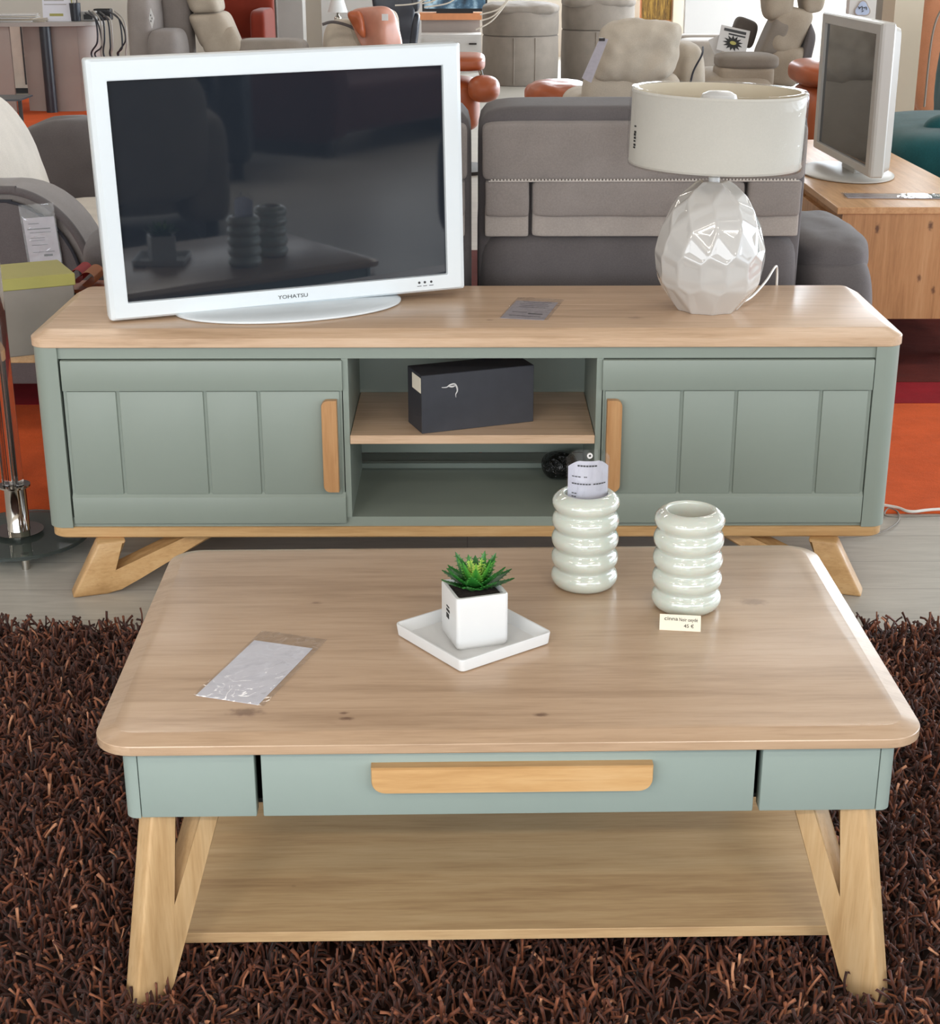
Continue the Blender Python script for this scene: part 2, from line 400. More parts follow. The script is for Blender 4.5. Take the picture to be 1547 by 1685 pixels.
def door(x0, x1, grooves):
    bm = nb(); y0, y1 = .0, .02; za, zb, zc, zd = .155, .215, .451, .5165
    box(bm, x0, x1, y0+.008, y1, za, zd)                              # core
    box(bm, x0, x1, y0, y0+.009, zc, zd, .0016, 2)                     # top rail
    box(bm, x0, x1, y0, y0+.009, za, zb, .0016, 2)                     # bottom rail
    # sloped lip above the bottom rail
    loft(bm, [[(x, y0+.0005, zb-.001), (x, y0+.008, zb+.009), (x, y0+.009, zb-.001)] for x in (x0, x1)])
    xs = [x0+.0035]+list(grooves)+[x1-.0035]
    for a, b in zip(xs, xs[1:]):
        box(bm, a+.0035, b-.0035, y0+.0035, y0+.009, zb+.006, zc-.0015, .002, 2)
    return bm
dl = obj('door', door(-.847, -.260, (-.733, -.550, -.437)), 'sage', con, smooth=30)
dr = obj('door', door(.284, .850, (.452, .566, .744)), 'sage', con, smooth=30)
def vhandle(x0, x1, side):
    pts = rrect(x1-x0, .202, .014, 6, (x0+x1)/2, .333, (1, 0, 0, 1) if side > 0 else (0, 1, 1, 0))
    bm = nb(); loft(bm, [[(x+((x-(x0+x1)/2)*-i*8), y, z) for x, z in pts] for y, i in ((.0, 0), (-.014, 0), (-.0165, .006))])
    return bm
obj('handle', vhandle(-.305, -.272, -1), 'oak_handle_v', dl, smooth=25)
obj('handle', vhandle(.294, .326, 1), 'oak_handle_v', dr, smooth=25)
def vleg(prof, t, phi, x, y, sx, sy, bev):
    bm = extrude_poly(prof, t, bev, 3)
    mt = Matrix.Translation((x, y, 0)) @ Matrix.Diagonal((sx, sy, 1, 1)) @ Matrix.Rotation(phi, 4, 'Z')
    xf(bm, mt)
    return bm
LP = [(0, .0), (.078, 0), (.105, .008), (.150, .029), (.345, .121), (.255, .121), (.083, .042), (.125, .121), (.065, .121)]
for sx in (-1, 1):
    for sy in (1, -1):
        obj('leg', vleg(LP, .048, math.radians(18), sx*.862, -.026 if sy > 0 else D-.02, -sx, sy, .006), 'oak_legx', con, smooth=35)

# ------------------------------------------------------------------ coffee table
TO = (.058, -1.444, 0); TA = .018; CW, CD = 1.038, .655
tab = thing('coffee_table', 'low oak and sage green coffee table with one drawer, standing on the brown rug', 'coffee table', TO, TA)
obj('top', bevel_top(CW, CD, .398, .4115, .419, .024, .050, CD/2), 'oak_top', tab, smooth=25)
def cbox(x0, x1, y0, y1, z0, z1, b=.0015): return B(x0, x1, y0, y1, z0, z1, b, 2)
A0, A1 = .2985, .398
obj('front_panel', cbox(-.466, -.3205, .022, .045, A0, A1), 'sage_lit', tab, smooth=30)
obj('front_panel', cbox(.3175, .466, .022, .045, A0, A1), 'sage_lit', tab, smooth=30)
def cpost(sx, y0, sy):
    pts = []; r = .014; X0, X1 = .4665, .486
    pts.append((X0, 0))
    for i in range(6):
        a = math.radians(-90+90*i/5); pts.append((X1-r+r*math.cos(a), r+r*math.sin(a)))
    pts += [(X1, .06), (X0, .06)]
    return loft(nb(), [[(sx*x, y0+sy*y, z) for x, y in pts] for z in (A0, A1)])
for sx in (-1, 1):
    obj('corner_post', cpost(sx, .021, 1), 'sage_lit', tab, smooth=25)
    obj('corner_post', cpost(sx, CD-.021, -1), 'sage_lit', tab, smooth=25)
    obj('side_panel', cbox(sx*.476-.009, sx*.476+.009, .08, CD-.08, A0, A1), 'sage_lit', tab)
obj('rear_panel', cbox(-.466, .466, CD-.045, CD-.022, A0, A1), 'sage_lit', tab)
drw = obj('drawer', box(box(nb(), -.312, .309, .020, .042, A0+.001, A1-.001, .0018, 2), -.302, .300, .042, .50, A0+.012, A1-.012), 'sage_lit', tab, smooth=30)
obj('frame_underside', B(-.46, .46, .05, CD-.05, A0+.004, A0+.010), 'dark_gap', tab)
pts = rrect(.352, .036, .017, 6, .002, .3575, (0, 0, 1, 1))
obj('handle', loft(nb(), [[(x, y, z) for x, z in pts] for y in (.020, .006)]+[[(x*.994, .003, .3575+(z-.3575)*.92) for x, z in pts]]), 'oak_handle', drw, smooth=25)
CP = [(0, 0), (.040, 0), (.060, .035), (.160, .2985), (.124, .2985), (.060, .115), (.086, .2985), (.048, .2985)]
for sx in (-1, 1):
    for sy in (1, -1):
        obj('leg', vleg(CP, .034, math.radians(38), sx*.503, .012 if sy > 0 else CD-.028, -sx, sy, .004), 'oak_leg', tab, smooth=35)
obj('lower_shelf', B(-.461, .461, .090, CD-.09, .060, .076, .001, 1), 'oak_shelf', tab)

# ------------------------------------------------------------------ shag rug
rug = thing('shag_rug', 'deep dark brown shag rug under the coffee table', 'rug', (.05, -1.3, 0))
RX0, RX1, RY0, RY1 = -1.45, 1.45, -2.35, -.235
obj('backing', B(RX0-.05, RX1-.05, RY0+1.3, RY1+1.3, .001, .008), 'rug_back', rug)
def pile():
    N = 60000
    bx = rng.uniform(RX0, RX1, N); by = RY0 + (RY1-RY0)*rng.uniform(0, 1, N)**.85
    L = rng.uniform(.028, .050, N); lean = rng.uniform(.2, 1.6, N); az = rng.uniform(0, 2*PI, N)
    curl = rng.uniform(-2.2, 2.2, N); az2 = rng.uniform(0, 2*PI, N)
    rad = rng.uniform(.0016, .0029, N)
    tone = np.clip(rng.beta(1.6, 2.6, N)+.28*(rng.random(N) < .10), 0, 1)
    S, K = 5, 3
    V = np.zeros((N, S, K, 3)); tn = np.zeros((N, S, K))
    p = np.stack([bx-.05, by+1.3, np.full(N, .006)], 1)
    for s in range(S):
        tt = s/(S-1)
        th = np.clip(lean*.35+lean*tt*.9+curl*.25*tt, 0, 1.75)
        a = az+curl*tt*1.2
        d = np.stack([np.sin(th)*np.cos(a), np.sin(th)*np.sin(a), np.cos(th)], 1)
        if s: p = p+d*(L/(S-1))[:, None]
        p[:, 2] = np.maximum(p[:, 2], .008)
        s1 = np.stack([-np.sin(a), np.cos(a), np.zeros(N)], 1); s2 = np.cross(d, s1)
        r = rad*(1.0 if s < S-1 else 1.15)
        for k in range(K):
            an = 2*PI*k/K
            V[:, s, k] = p+(s1*math.cos(an)+s2*math.sin(an))*r[:, None]
            tn[:, s, k] = tone
    idx = np.arange(N*S*K).reshape(N, S, K)
    q = []
    for s in range(S-1):
        for k in range(K):
            k2 = (k+1) % K
            q.append(np.stack([idx[:, s, k], idx[:, s, k2], idx[:, s+1, k2], idx[:, s+1, k]], 1))
    q = np.concatenate(q); caps = idx[:, S-1, :]
    me = bpy.data.meshes.new('pile'); nv = N*S*K
    nl = len(q)*4+len(caps)*3; nf = len(q)+len(caps)
    me.vertices.add(nv); me.vertices.foreach_set('co', V.reshape(-1).astype(np.float32))
    me.loops.add(nl); me.loops.foreach_set('vertex_index', np.concatenate([q.reshape(-1), caps.reshape(-1)]).astype(np.int32))
    me.polygons.add(nf)
    st = np.concatenate([np.arange(len(q))*4, len(q)*4+np.arange(len(caps))*3]).astype(np.int32)
    me.polygons.foreach_set('loop_start', st); me.update(calc_edges=True); me.validate()
    at_ = me.attributes.new('tone', 'FLOAT', 'POINT'); at_.data.foreach_set('value', tn.reshape(-1).astype(np.float32))
    me.polygons.foreach_set('use_smooth', [True]*len(me.polygons))
    me.materials.append(M['pile']); o = bpy.data.objects.new('pile', me); COL.objects.link(o); o.parent = rug; o['kind'] = 'stuff'
pile()

# ------------------------------------------------------------------ white television
def television(name, label, loc, yaw, w, h, scr, zbase, mats, logo=False, tilt=0, roll=0):
    fr, scm, ed = mats
    t = thing(name, label, 'television', (loc[0], loc[1], zbase), yaw)
    zc = loc[2]-zbase; tl = Matrix.Translation((0, 0, zc)) @ Matrix.Rotation(tilt, 4, 'X') @ Matrix.Rotation(roll, 4, 'Y')
    sw, sh, sdx, sdz = scr
    bm = nb()
    def ring(x0, x1, z0, z1, y, r=.004):
        return [(x, y, z) for x, z in rrect(x1-x0, z1-z0, r, 4, (x0+x1)/2, (z0+z1)/2)]
    a = (-w/2, w/2, -h/2, h/2); s_ = (sdx-sw/2, sdx+sw/2, sdz-sh/2, sdz+sh/2)
    loft(bm, [ring(s_[0], s_[1], s_[2], s_[3], .012, .002), ring(s_[0]-.001, s_[1]+.001, s_[2]-.001, s_[3]+.001, .001, .002),
              ring(s_[0]-.003, s_[1]+.003, s_[2]-.003, s_[3]+.003, 0, .002), ring(a[0]+.012, a[1]-.012, a[2]+.006, a[3]-.006, 0, .004),
              ring(a[0]+.003, a[1]-.003, a[2]+.001, a[3]-.001, .006, .005), ring(*a, .014, .006), ring(*a, .045, .006), ring(a[0]+.01, a[1]-.01, a[2]+.01, a[3]-.01, .052, .006)], cap=False)
    obj('frame', xf(bm, tl), fr, t)
    obj('screen', xf(B(s_[0]-.003, s_[1]+.003, .010, .014, s_[2]-.003, s_[3]+.003), tl), 'screen', t)
    obj('back_housing', xf(loft(nb(), [[(x, y, z) for x, z in rrect(w*k-.02, h*k-.02, .02, 4)] for y, k in ((.050, 1), (.075, .96), (.105, .72))]), tl), ed, t, smooth=35)
    obj('neck', B(-.09, .09, .035, .075, .010, zc-h/2+.06, .006), 'tv_grey', t)
    n = 64
    rings = [[(rx*math.cos(2*PI*i/n)*(w/.804), .030+ry*math.sin(2*PI*i/n)*(w/.804), z) for i in range(n)] for rx, ry, z in ((.248, .151, 0), (.255, .158, .003), (.255, .158, .007), (.246, .149, .012), (.16, .09, .014))]
    obj('base', loft(nb(), rings), fr, t, smooth=40)
    return t, tl
tv, tl = television('television', 'white framed flat television with dark screen standing on the sage console', (-.3800, .197, .8565), .335, .793, .5335, (.708, .451, -.001, -.004), .579, ('tv_white', 0, 'tv_grey'), tilt=math.radians(.1), roll=-.0175)
ROT = Matrix.Rotation(PI/2, 4, 'X')
text('maker_lettering', 'YOHATSU', .0115, 'ink', tv, tl @ Matrix.Translation((-.002, -.0004, -.2475)) @ ROT, width=.066)
for k, x in enumerate((.286, .299, .314)):
    obj('button', xf(lathe(nb(), [(.0001, -.0022), (.0026, -.0022), (.003, 0), (.003, .003)], 16), tl @ Matrix.Translation((x, .001, -.243)) @ Matrix.Rotation(-PI/2, 4, 'X')), 'ink', tv, smooth=40)
obj('button_caption', xf(box(box(box(nb(), .281, .291, -.0006, .001, -.2515, -.2502), .295, .304, -.0006, .001, -.2515, -.2502), .309, .319, -.0006, .001, -.2515, -.2502), tl), 'ink', tv)

# ------------------------------------------------------------------ table lamp
LX, LY, LZ = .526, .202, .579
lamp = thing('table_lamp', 'table lamp with white faceted egg-shaped ceramic base and plastic-wrapped drum shade', 'table lamp', (LX, LY, LZ), .2)
def egg():
    # honeycomb facets: every point pulled in to the nearest tangent plane
    H = .277
    TT = [0, .06, .173, .285, .45, .56, .676, .788, .9, .966, 1.0]; RR = [.060, .077, .100, .112, .117, .111, .101, .087, .064, .040, .022]
    def rad(t): return float(np.interp(t, TT, RR))
    def surf(t, a): return np.array([rad(t)*math.cos(a), rad(t)*math.sin(a), t*H])
    pl = []
    rows = [(.03, 9), (.15, 11), (.27, 13), (.39, 14), (.515, 13), (.64, 12), (.765, 10), (.875, 8), (.965, 5)]
    for i, (t_, n) in enumerate(rows):
        for k in range(n):
            a = 2*PI*(k+.5*(i % 2))/n+.06*i
            p = surf(t_, a); e = .05
            du = surf(t_+e, a)-surf(t_-e, a); dv = surf(t_, a+e)-surf(t_, a-e)
            nn = np.cross(dv, du); nn /= np.linalg.norm(nn)
            if nn @ np.array([math.cos(a), math.sin(a), 0]) < 0 and t_ > .1: nn = -nn
            if nn @ (p-np.array([0, 0, H*.42])) < 0: nn = -nn
            pl.append((nn, nn @ (p-np.array([0, 0, H*.42]))))
    Nn = np.array([a for a, b in pl]); Dn = np.array([b for a, b in pl])
    NU, NV = 260, 180; c = np.array([0, 0, H*.42]); rings = []
    for j in range(NV+1):
        ph = PI*(j/NV)*.985+.0075*PI; ring = []
        for i in range(NU):
            a = 2*PI*i/NU
            d = np.array([math.sin(ph)*math.cos(a), math.sin(ph)*math.sin(a), -math.cos(ph)])
            den = Nn @ d; r = np.where(den > .05, Dn/np.maximum(den, .05), 9)
            k = 1800.; mn = r.min(); rr = mn-math.log(np.exp(-k*(r-mn)).sum())/k
            sr = np.partition(r, 1); uu = min(1, (sr[1]-sr[0])/.007); rr -= .0018*uu*uu*(3-2*uu)
            p = c+d*rr
            p[2] = min(max(p[2], .0), H*1.0)
            ring.append(tuple(p))
        rings.append(ring)
    return loft(nb(), rings)
obj('base', egg(), 'white_ceramic', lamp, smooth=180)
obj('base_ring', lathe(nb(), [(.001, -.0), (.056, 0), (.058, .003), (.056, .006)], 48), 'white_ceramic', lamp, smooth=50)
obj('socket', lathe(nb(), [(.001, .262), (.012, .262), (.012, .285), (.0075, .287), (.0075, .30), (.018, .302), (.018, .345), (.001, .346)], 24), 'pot_white', lamp, smooth=40)
SR = .1805; S0, S1 = .312, .463
tiltm = Matrix.Translation((0, 0, .38)) @ Matrix.Rotation(math.radians(1.3), 4, 'Y') @ Matrix.Rotation(math.radians(.6), 4, 'X') @ Matrix.Translation((0, 0, -.38))
sh = obj('lamp_shade', xf(lathe(nb(), [(SR-.004, S0), (SR, S0), (SR+.0015, S0+.004), (SR, S0+.008), (SR, S1-.008), (SR+.0015, S1-.004), (SR, S1), (SR-.004, S1)], 96), tiltm), 'shade', lamp, smooth=30)
obj('lining', xf(lathe(nb(), [(SR-.0042, S0), (SR-.0042, S1)], 96), tiltm), 'shade_in', sh, smooth=60)
bm = nb()
for a in (0, 2*PI/3, 4*PI/3): tube(bm, [(0.018*math.cos(a), .018*math.sin(a), .325), ((SR-.005)*math.cos(a), (SR-.005)*math.sin(a), .325)], .0018, 6, 0)
obj('shade_carrier', xf(bm, tiltm), 'pot_white', sh)
obj('diffuser', xf(lathe(nb(), [(.0005, .462), (.022, .461), (.035, .455), (.039, .446), (.039, .345), (.02, .34)], 40), tiltm), 'pot_white', lamp, smooth=40)
def wrap():
    n = 160; rings = []
    for z, base in ((S0-.003, -.012), (S0-.0035, .001), (S0+.02, .0035), (S0+.05, .0035), (S0+.08, .0035), (S0+.11, .004), (S1-.01, .0035), (S1+.003, .0015), (S1+.003, -.012)):
        rings.append([((SR+base+.0035*max(0, noise.noise(Vector((math.cos(a)*5, math.sin(a)*5, z*22)))))*math.cos(a),
                       (SR+base+.0035*max(0, noise.noise(Vector((math.cos(a)*5, math.sin(a)*5, z*22)))))*math.sin(a), z) for a in [2*PI*i/n for i in range(n)]])
    return loft(nb(), rings, cap=False)
obj('plastic_wrapping', xf(wrap(), tiltm), 'film', sh, smooth=180)
bm = nb()
for k, (dz, wd) in enumerate(((.098, .003), (.086, .004), (.080, .005), (.074, .004), (.068, .003), (.060, .004), (.055, .003))):
    a = math.radians(-180+14.5) - .2 + (.006 if k % 2 else 0)
    box(bm, -.0008, .0008, -.0035, .0035, 0, wd, mtx=Matrix.Rotation(a, 4, 'Z') @ Matrix.Translation((SR+.0015, 0, S0+dz-.02)))
obj('printed_mark', xf(bm, tiltm), 'ink_black', sh)
c0 = Matrix.Rotation(-.2, 4, 'Z')
obj('cord', tube(nb(), [c0 @ Vector(p) for p in ((.052, -.01, .010), (.10, .05, .012), (.15, .14, .03), (.185, .22, .047), (.20, .268, .03), (.203, .275, -.03), (.203, .278, -.2))], .0028, 8), 'cable', lamp, smooth=60)

# ------------------------------------------------------------------ vases
def vase(name, label, loc, r=.0515, h=.138, nr=5, rot=0):
    prof = [(.0005, .004), (r*.55, .004), (r*.62, .0)]
    b = h/nr; amp = .009
    for k in range(nr):
        for j in range(10):
            s = (j+.5)/10; a = s*PI
            rr = r-amp+amp*math.sin(a)**.62 if not (k == 0 and s < .5) else r-amp*.9*(1-2*s)**2-.0*(1-s)
            if k == nr-1 and s > .5: rr = r-.014*((s-.5)*2)**2
            prof.append((rr, (k+s)*b))
    prof += [(r-.0155, h*.998), (r-.0175, h-.001), (r-.0185, h-.004), (r-.019, h*.5), (r-.02, .012), (.0005, .010)]
    o = obj(name, lathe(nb(), prof, 72), 'white_glass', smooth=80, loc=loc); o.rotation_euler.z = rot
    return tag(o, label, 'vase', 'ringed opal glass vases')
ztab = .419
v1 = atz(961, 960, ztab); v2 = atz(1128, 996, ztab)
vase('ringed_vase', 'white ribbed glass vase holding a clear plastic information tag', v1, .0505, .149)
vase('ringed_vase', 'white ribbed glass vase standing empty behind the small handwritten card', v2, .0510, .152, rot=.4)

# tag in the vase: bent clear sleeve with a printed sheet
tg = thing('information_tag', 'clear plastic tag with printed white sheet standing inside the ribbed vase', 'tag', (v1.x+.002, v1.y+.004, ztab+.022), .05)
def bent(w, z0, z1, R, off, top=0, n=14, nz=8, lean=.04):
    pts = []; bm = nb(); rows = []
    for j in range(nz+1):
        row = []
        for i in range(n+1):
            s = (i/n-.5)*w; a = s/R
            zt = z1-(top*max(0, (abs(s)-w*.22)/(w*.28))**1.3 if top else 0)
            z = z0+(zt-z0)*j/nz
            row.append(bm.verts.new((R*math.sin(a), R*(1-math.cos(a))+off+lean*z, z)))
        rows.append(row)
    for a, b in zip(rows, rows[1:]):
        for i in range(n): bm.faces.new((a[i], a[i+1], b[i+1], b[i]))
    r = bmesh.ops.solidify(bm, geom=list(bm.faces), thickness=.0006)
    return bm
obj('sleeve', bent(.078, .004, .196, .037, -.024, .017), 'sleeve', tg, smooth=60)
obj('sheet', bent(.070, .01, .178, .0363, -.0232, .012), 'paper', tg, smooth=60)
def on_tag(bm):
    for v in bm.verts:
        a = v.co.x/.0378; R = .0378
        x, z, o = v.co.x, v.co.z, v.co.y
        v.co = Vector(((R+o)*math.sin(a), R-(R+o)*math.cos(a)-.0252+.04*z, z))
    return bm
bm = nb()
def ln(x0, x1, z, h=.0013):
    n = max(2, int((x1-x0)/.004))
    for i in range(n):
        a = x0+(x1-x0)*i/n; b = x0+(x1-x0)*(i+.78)/n
        box(bm, a, b, 0, .0004, z-h/2, z+h/2)
ln(-.018, .012, .171, .0022); ln(-.027, -.012, .154); ln(-.008, -.003, .154); ln(-.027, .003, .143, .0017); ln(.006, .028, .143, .0017)
ln(-.027, -.018, .128); ln(-.027, -.019, .123); ln(-.024, -.008, .118, .001); ln(-.027, .022, .114, .001)
obj('printed_lines', on_tag(bm), 'ink', tg)
ey = lathe(nb(), [(.002, -.0008), (.0042, -.0008), (.0042, .0012), (.002, .0012)], 20)
obj('eyelet', xf(ey, Matrix.Translation((0, -.0245+.04*.188, .187)) @ Matrix.Rotation(PI/2, 4, 'X')), 'white_panel', tg, smooth=40)

# small handwritten card
ca, cb = atz(1085, 1036.5, ztab), atz(1153, 1040, ztab)
card = thing('price_card', 'small cream card with handwriting lying before the empty ribbed vase', 'card', ((ca+cb)/2), math.atan2(cb.y-ca.y, cb.x-ca.x))
cwid = (cb-ca).length
cm = Matrix.Rotation(math.radians(38), 4, 'X')
obj('card', xf(B(-cwid/2, cwid/2, 0, .0255, 0, .0008), cm), 'card', card)
obj('support_fold', xf(B(-cwid/2, cwid/2, -.0, .0008, 0, .0155), Matrix.Translation((0, .0195, .0))), 'card', card)
text('handwriting', 'cinna', .0085, 'ink_black', card, cm @ Matrix.Translation((-.013, .0185, .0009)), .0002, width=.019)
text('handwriting', 'Noir oxydé', .0078, 'ink', card, cm @ Matrix.Translation((.0115, .0175, .0009)), .0002, width=.026)
text('handwriting', '45 €', .0078, 'ink_black', card, cm @ Matrix.Translation((.0125, .0075, .0009)), .0002, width=.014)

# ------------------------------------------------------------------ dish, pot and plant
pL, pR, pF, pB = atz(660, 1040, ztab), atz(900, 1062, ztab), atz(762, 1109, ztab), atz(792, 1003, ztab)
pc = (pL+pR+pF+pB)/4
ang = math.atan2(pR.y-pF.y, pR.x-pF.x); side1 = (pR-pF).length; side2 = (pL-pF).length
dish = thing('square_dish', 'square white ceramic dish under the white plant pot', 'dish', (pc.x, pc.y, ztab), math.radians(37))
sd = .158
def dishm(s):
    R = lambda w, z, r: [(x, y, z) for x, y in rrect(w, w, r, 6)]
    return loft(nb(), [R(s-.010, 0, .006), R(s-.004, .002, .007), R(s, .0175, .008), R(s-.001, .019, .008), R(s-.006, .019, .006), R(s-.0075, .0175, .006), R(s-.022, .0045, .012), R(s-.03, .004, .01)])
obj('dish_body', dishm(sd), 'pot_white', dish, smooth=40)
zp = ztab+.004
a_, b_ = atz(752, 1073, zp), atz(837, 1061, zp); pang = math.atan2(b_.y-a_.y, b_.x-a_.x); ps = (b_-a_).length
ux = Vector((math.cos(pang), math.sin(pang), 0)); uy = Vector((-ux.y, ux.x, 0))
pcen = (a_+b_)/2+uy*ps/2
plant = thing('potted_succulent', 'spiky green succulent in a white cube pot standing on the white dish', 'plant', (pcen.x, pcen.y, zp), pang)
R = lambda w, z, r: [(x, y, z) for x, y in rrect(w, w, r, 6)]
PH = .0775
obj('pot', loft(nb(), [R(ps-.008, 0, .005), R(ps-.002, .003, .006), R(ps, .006, .006), R(ps, PH-.002, .006), R(ps-.002, PH, .006), R(ps-.010, PH, .004), R(ps-.012, PH-.002, .004), R(ps-.013, .02, .004)]), 'pot_white', plant, smooth=40)
obj('soil', cushion(ps-.012, ps-.012, .012, 8, 0, 16, T(0, 0, PH-.010), .0025, 3), 'soil', plant, smooth=180)
st = nb(); box(st, -ps/2-.0006, -ps/2, -.005, .009, .044, .0475); box(st, -ps/2-.0006, -ps/2, -.002, .009, .034, .041); box(st, -ps/2-.0006, -ps/2, -.003, .008, .0505, .0525)
obj('sticker_print', st, 'ink_black', plant)
def leaf(Ls, w, el, az, bend, tone, V, Fc, Tn, base):
    n = 9; rot = Matrix.Rotation(az, 3, 'Z'); st0 = len(V)
    def centre(t):
        e = el+bend*t; return Vector((Ls*t*math.cos(el+bend*t*.5), 0, Ls*t*math.sin(el+bend*t*.5))), e
    for i in range(n+1):
        t = i/n; c, e = centre(t)
        ww = w*(math.sin(PI*min(1, .22+.78*t))**.8 if t < .999 else .02)*(1-.25*t); th = .0035*(1-t)**.7+.0004
        nrm = Vector((-math.sin(e), 0, math.cos(e)))
        for k in range(6):
            a = [(-1, .35), (-.5, -.1), (0, -.2), (.5, -.1), (1, .35), (0, -1.0)][k]
            p = c+Vector((0, a[0]*ww/2, 0))+nrm*(a[1]*(th if k == 5 else .0022))
            V.append(tuple(rot @ p+base)); Tn.append(min(1, tone+(.18 if k in (0, 4) else 0)-.1*t+.05*random.random()))
    for i in range(n):
        for k in range(6):
            a = st0+i*6+k; b = st0+i*6+(k+1) % 6
            Fc.append((a, b, b+6, a+6))
    for i in range(1, n):                    # teeth
        for sgn in (-1, 1):
            t = i/n; c, e = centre(t); ww = w*math.sin(PI*min(1, .22+.78*t))**.8*(1-.25*t)
            q0 = rot @ (c+Vector((-.0018, sgn*ww/2*.96, 0)))+base; q1 = rot @ (c+Vector((.0018, sgn*ww/2*.96, .0)))+base
            q2 = rot @ (c+Vector((.001, sgn*(ww/2+.0034), .0012)))+base; q3 = rot @ (c+Vector((0, sgn*ww/2*.9, .0012)))+base
            s = len(V); V.extend([tuple(q0), tuple(q1), tuple(q2), tuple(q3)]); Tn.extend([min(1, tone+.1)]*4)
            Fc.extend([(s, s+1, s+2), (s+1, s+3, s+2), (s+3, s, s+2)])
V, Fc, Tn = [], [], []
base = Vector((.004, .006, PH-.004))
rows = [(9, .060, .0245, .22, .38, .22), (8, .056, .022, .50, .38, .33), (7, .050, .018, .82, .35, .5), (5, .044, .011, 1.12, .25, .85), (3, .036, .008, 1.35, .1, .98)]
for k, (n, L_, w_, el, bd, tn_) in enumerate(rows):
    for i in range(n):
        leaf(L_*random.uniform(.88, 1.1), w_, el+random.uniform(-.08, .08), 2*PI*(i+.5*(k % 2))/n+random.uniform(-.12, .12), bd, tn_+random.uniform(-.08, .08), V, Fc, Tn, base)
fo = obj('foliage', (V, Fc), 'leaf', plant, smooth=60)
at_ = fo.data.attributes.new('tone', 'FLOAT', 'POINT'); at_.data.foreach_set('value', [max(0, x) for x in Tn])

# ------------------------------------------------------------------ plastic sleeves with sheets
def sleeve(name, label, P, z, sheet, matp, lines, group=None, curl=.0):
    a, b, c, d = P   # front-left, front-right, back-right, back-left on the surface
    o = (a+b+c+d)/4; ang = math.atan2(b.y-a.y, b.x-a.x)
    w = ((b-a).length+(c-d).length)/2; l = ((d-a).length+(c-b).length)/2
    dy = ((d+c)/2-(a+b)/2); a2 = math.atan2(dy.y, dy.x)-PI/2; ang = (ang+a2)/2
    t = thing(name, label, 'price sheet', (o.x, o.y, z), ang, group)
    obj('sheet', B(-w/2+.003, w/2-.009, -l/2+.002, l/2-sheet, .0006, .0012), matp, t)
    def f(bm):
        for v in bm.verts:
            v.co.z += .0016*noise.noise(Vector((v.co.x*30, v.co.y*30, 1)))+.0012
        return bm
    bm = nb(); n, m_ = 16, 28
    vs = [[bm.verts.new((-w/2+w*i/n, -l/2+l*j/m_, .0016+.0022*max(0, noise.noise(Vector((i*.5, j*.4, o.x*9)))))) for i in range(n+1)] for j in range(m_+1)]
    for j in range(m_):
        for i in range(n): bm.faces.new((vs[j][i], vs[j][i+1], vs[j+1][i+1], vs[j+1][i]))
    bmesh.ops.solidify(bm, geom=list(bm.faces), thickness=-.0003)
    obj('plastic_cover', bm, 'sleeve', t, smooth=180)
    if lines: obj('printed_lines', strips([(-w/2+w*x0, -w/2+w*x1, -l/2+l*y, h) for x0, x1, y, h in lines], .0003, Matrix.Translation((0, 0, .0012))), 'ink', t)
    return t
sleeve('price_sheet', 'blank white sheet in a clear plastic sleeve on the coffee table', [atz(319, 1146, ztab), atz(434, 1164, ztab), atz(539, 1054, ztab), atz(430, 1039, ztab)], ztab, .032, 'paper', None)
zc_ = .579
sleeve('price_sheet', 'grey printed price sheet in a clear sleeve on the console beside the lamp', [atz(824, 524, zc_), atz(905, 529, zc_), atz(925, 494, zc_), atz(850, 490, zc_)], zc_, .03, 'paper_grey',
       [(.2, .8, .8, .003), (.15, .75, .72, .002), (.2, .8, .64, .002), (.2, .75, .56, .002), (.15, .45, .32, .002), (.50, .80, .26, .006), (.15, .8, .15, .002)])

# ------------------------------------------------------------------ black box and bag in the niche
bx = thing('cardboard_box', 'flat black cardboard box with a scuffed lid standing on the console shelf', 'box', (-.095, .012, .353), math.radians(20.5))
obj('carton', B(0, .256, 0, .092, 0, .127, .0012, 1), 'black_card', bx, smooth=30)
obj('paper_label', B(-.0006, 0, .004, .060, .088, .121), 'card', bx)
def squig(bm, pts, w): 
    return tube(bm, [(x, -.0004, z) for x, z in pts], lambda t: w*math.sin(PI*min(1, t*.9+.08))+.0003, 5)
bm = nb(); squig(bm, [(.045, .098), (.056, .0975), (.064, .102), (.074, .1025), (.079, .095), (.080, .087), (.0765, .080), (.077, .073)], .0016); squig(bm, [(.06, .0995), (.068, .0975), (.076, .099)], .0018)
obj('scuff_mark', bm, 'white_panel', bx, smooth=60)
t = NT('black_crumpled_plastic'); setp(t.b, rough=.12, spec=.7); t.b.inputs['Base Color'].default_value = lin('#0d0d0e'); v = t.coord(); t.bump(t.noise(v, 38, 3, .6, 1.5), 1, .02); M['bag'] = t.m
tag(obj('plastic_bag', cushion(.085, .07, .06, 2.6, .2, 22, T(.215, .26, .197), .012, 5), 'bag', smooth=180), 'crumpled black plastic bag lying in the lower niche of the console', 'bag')

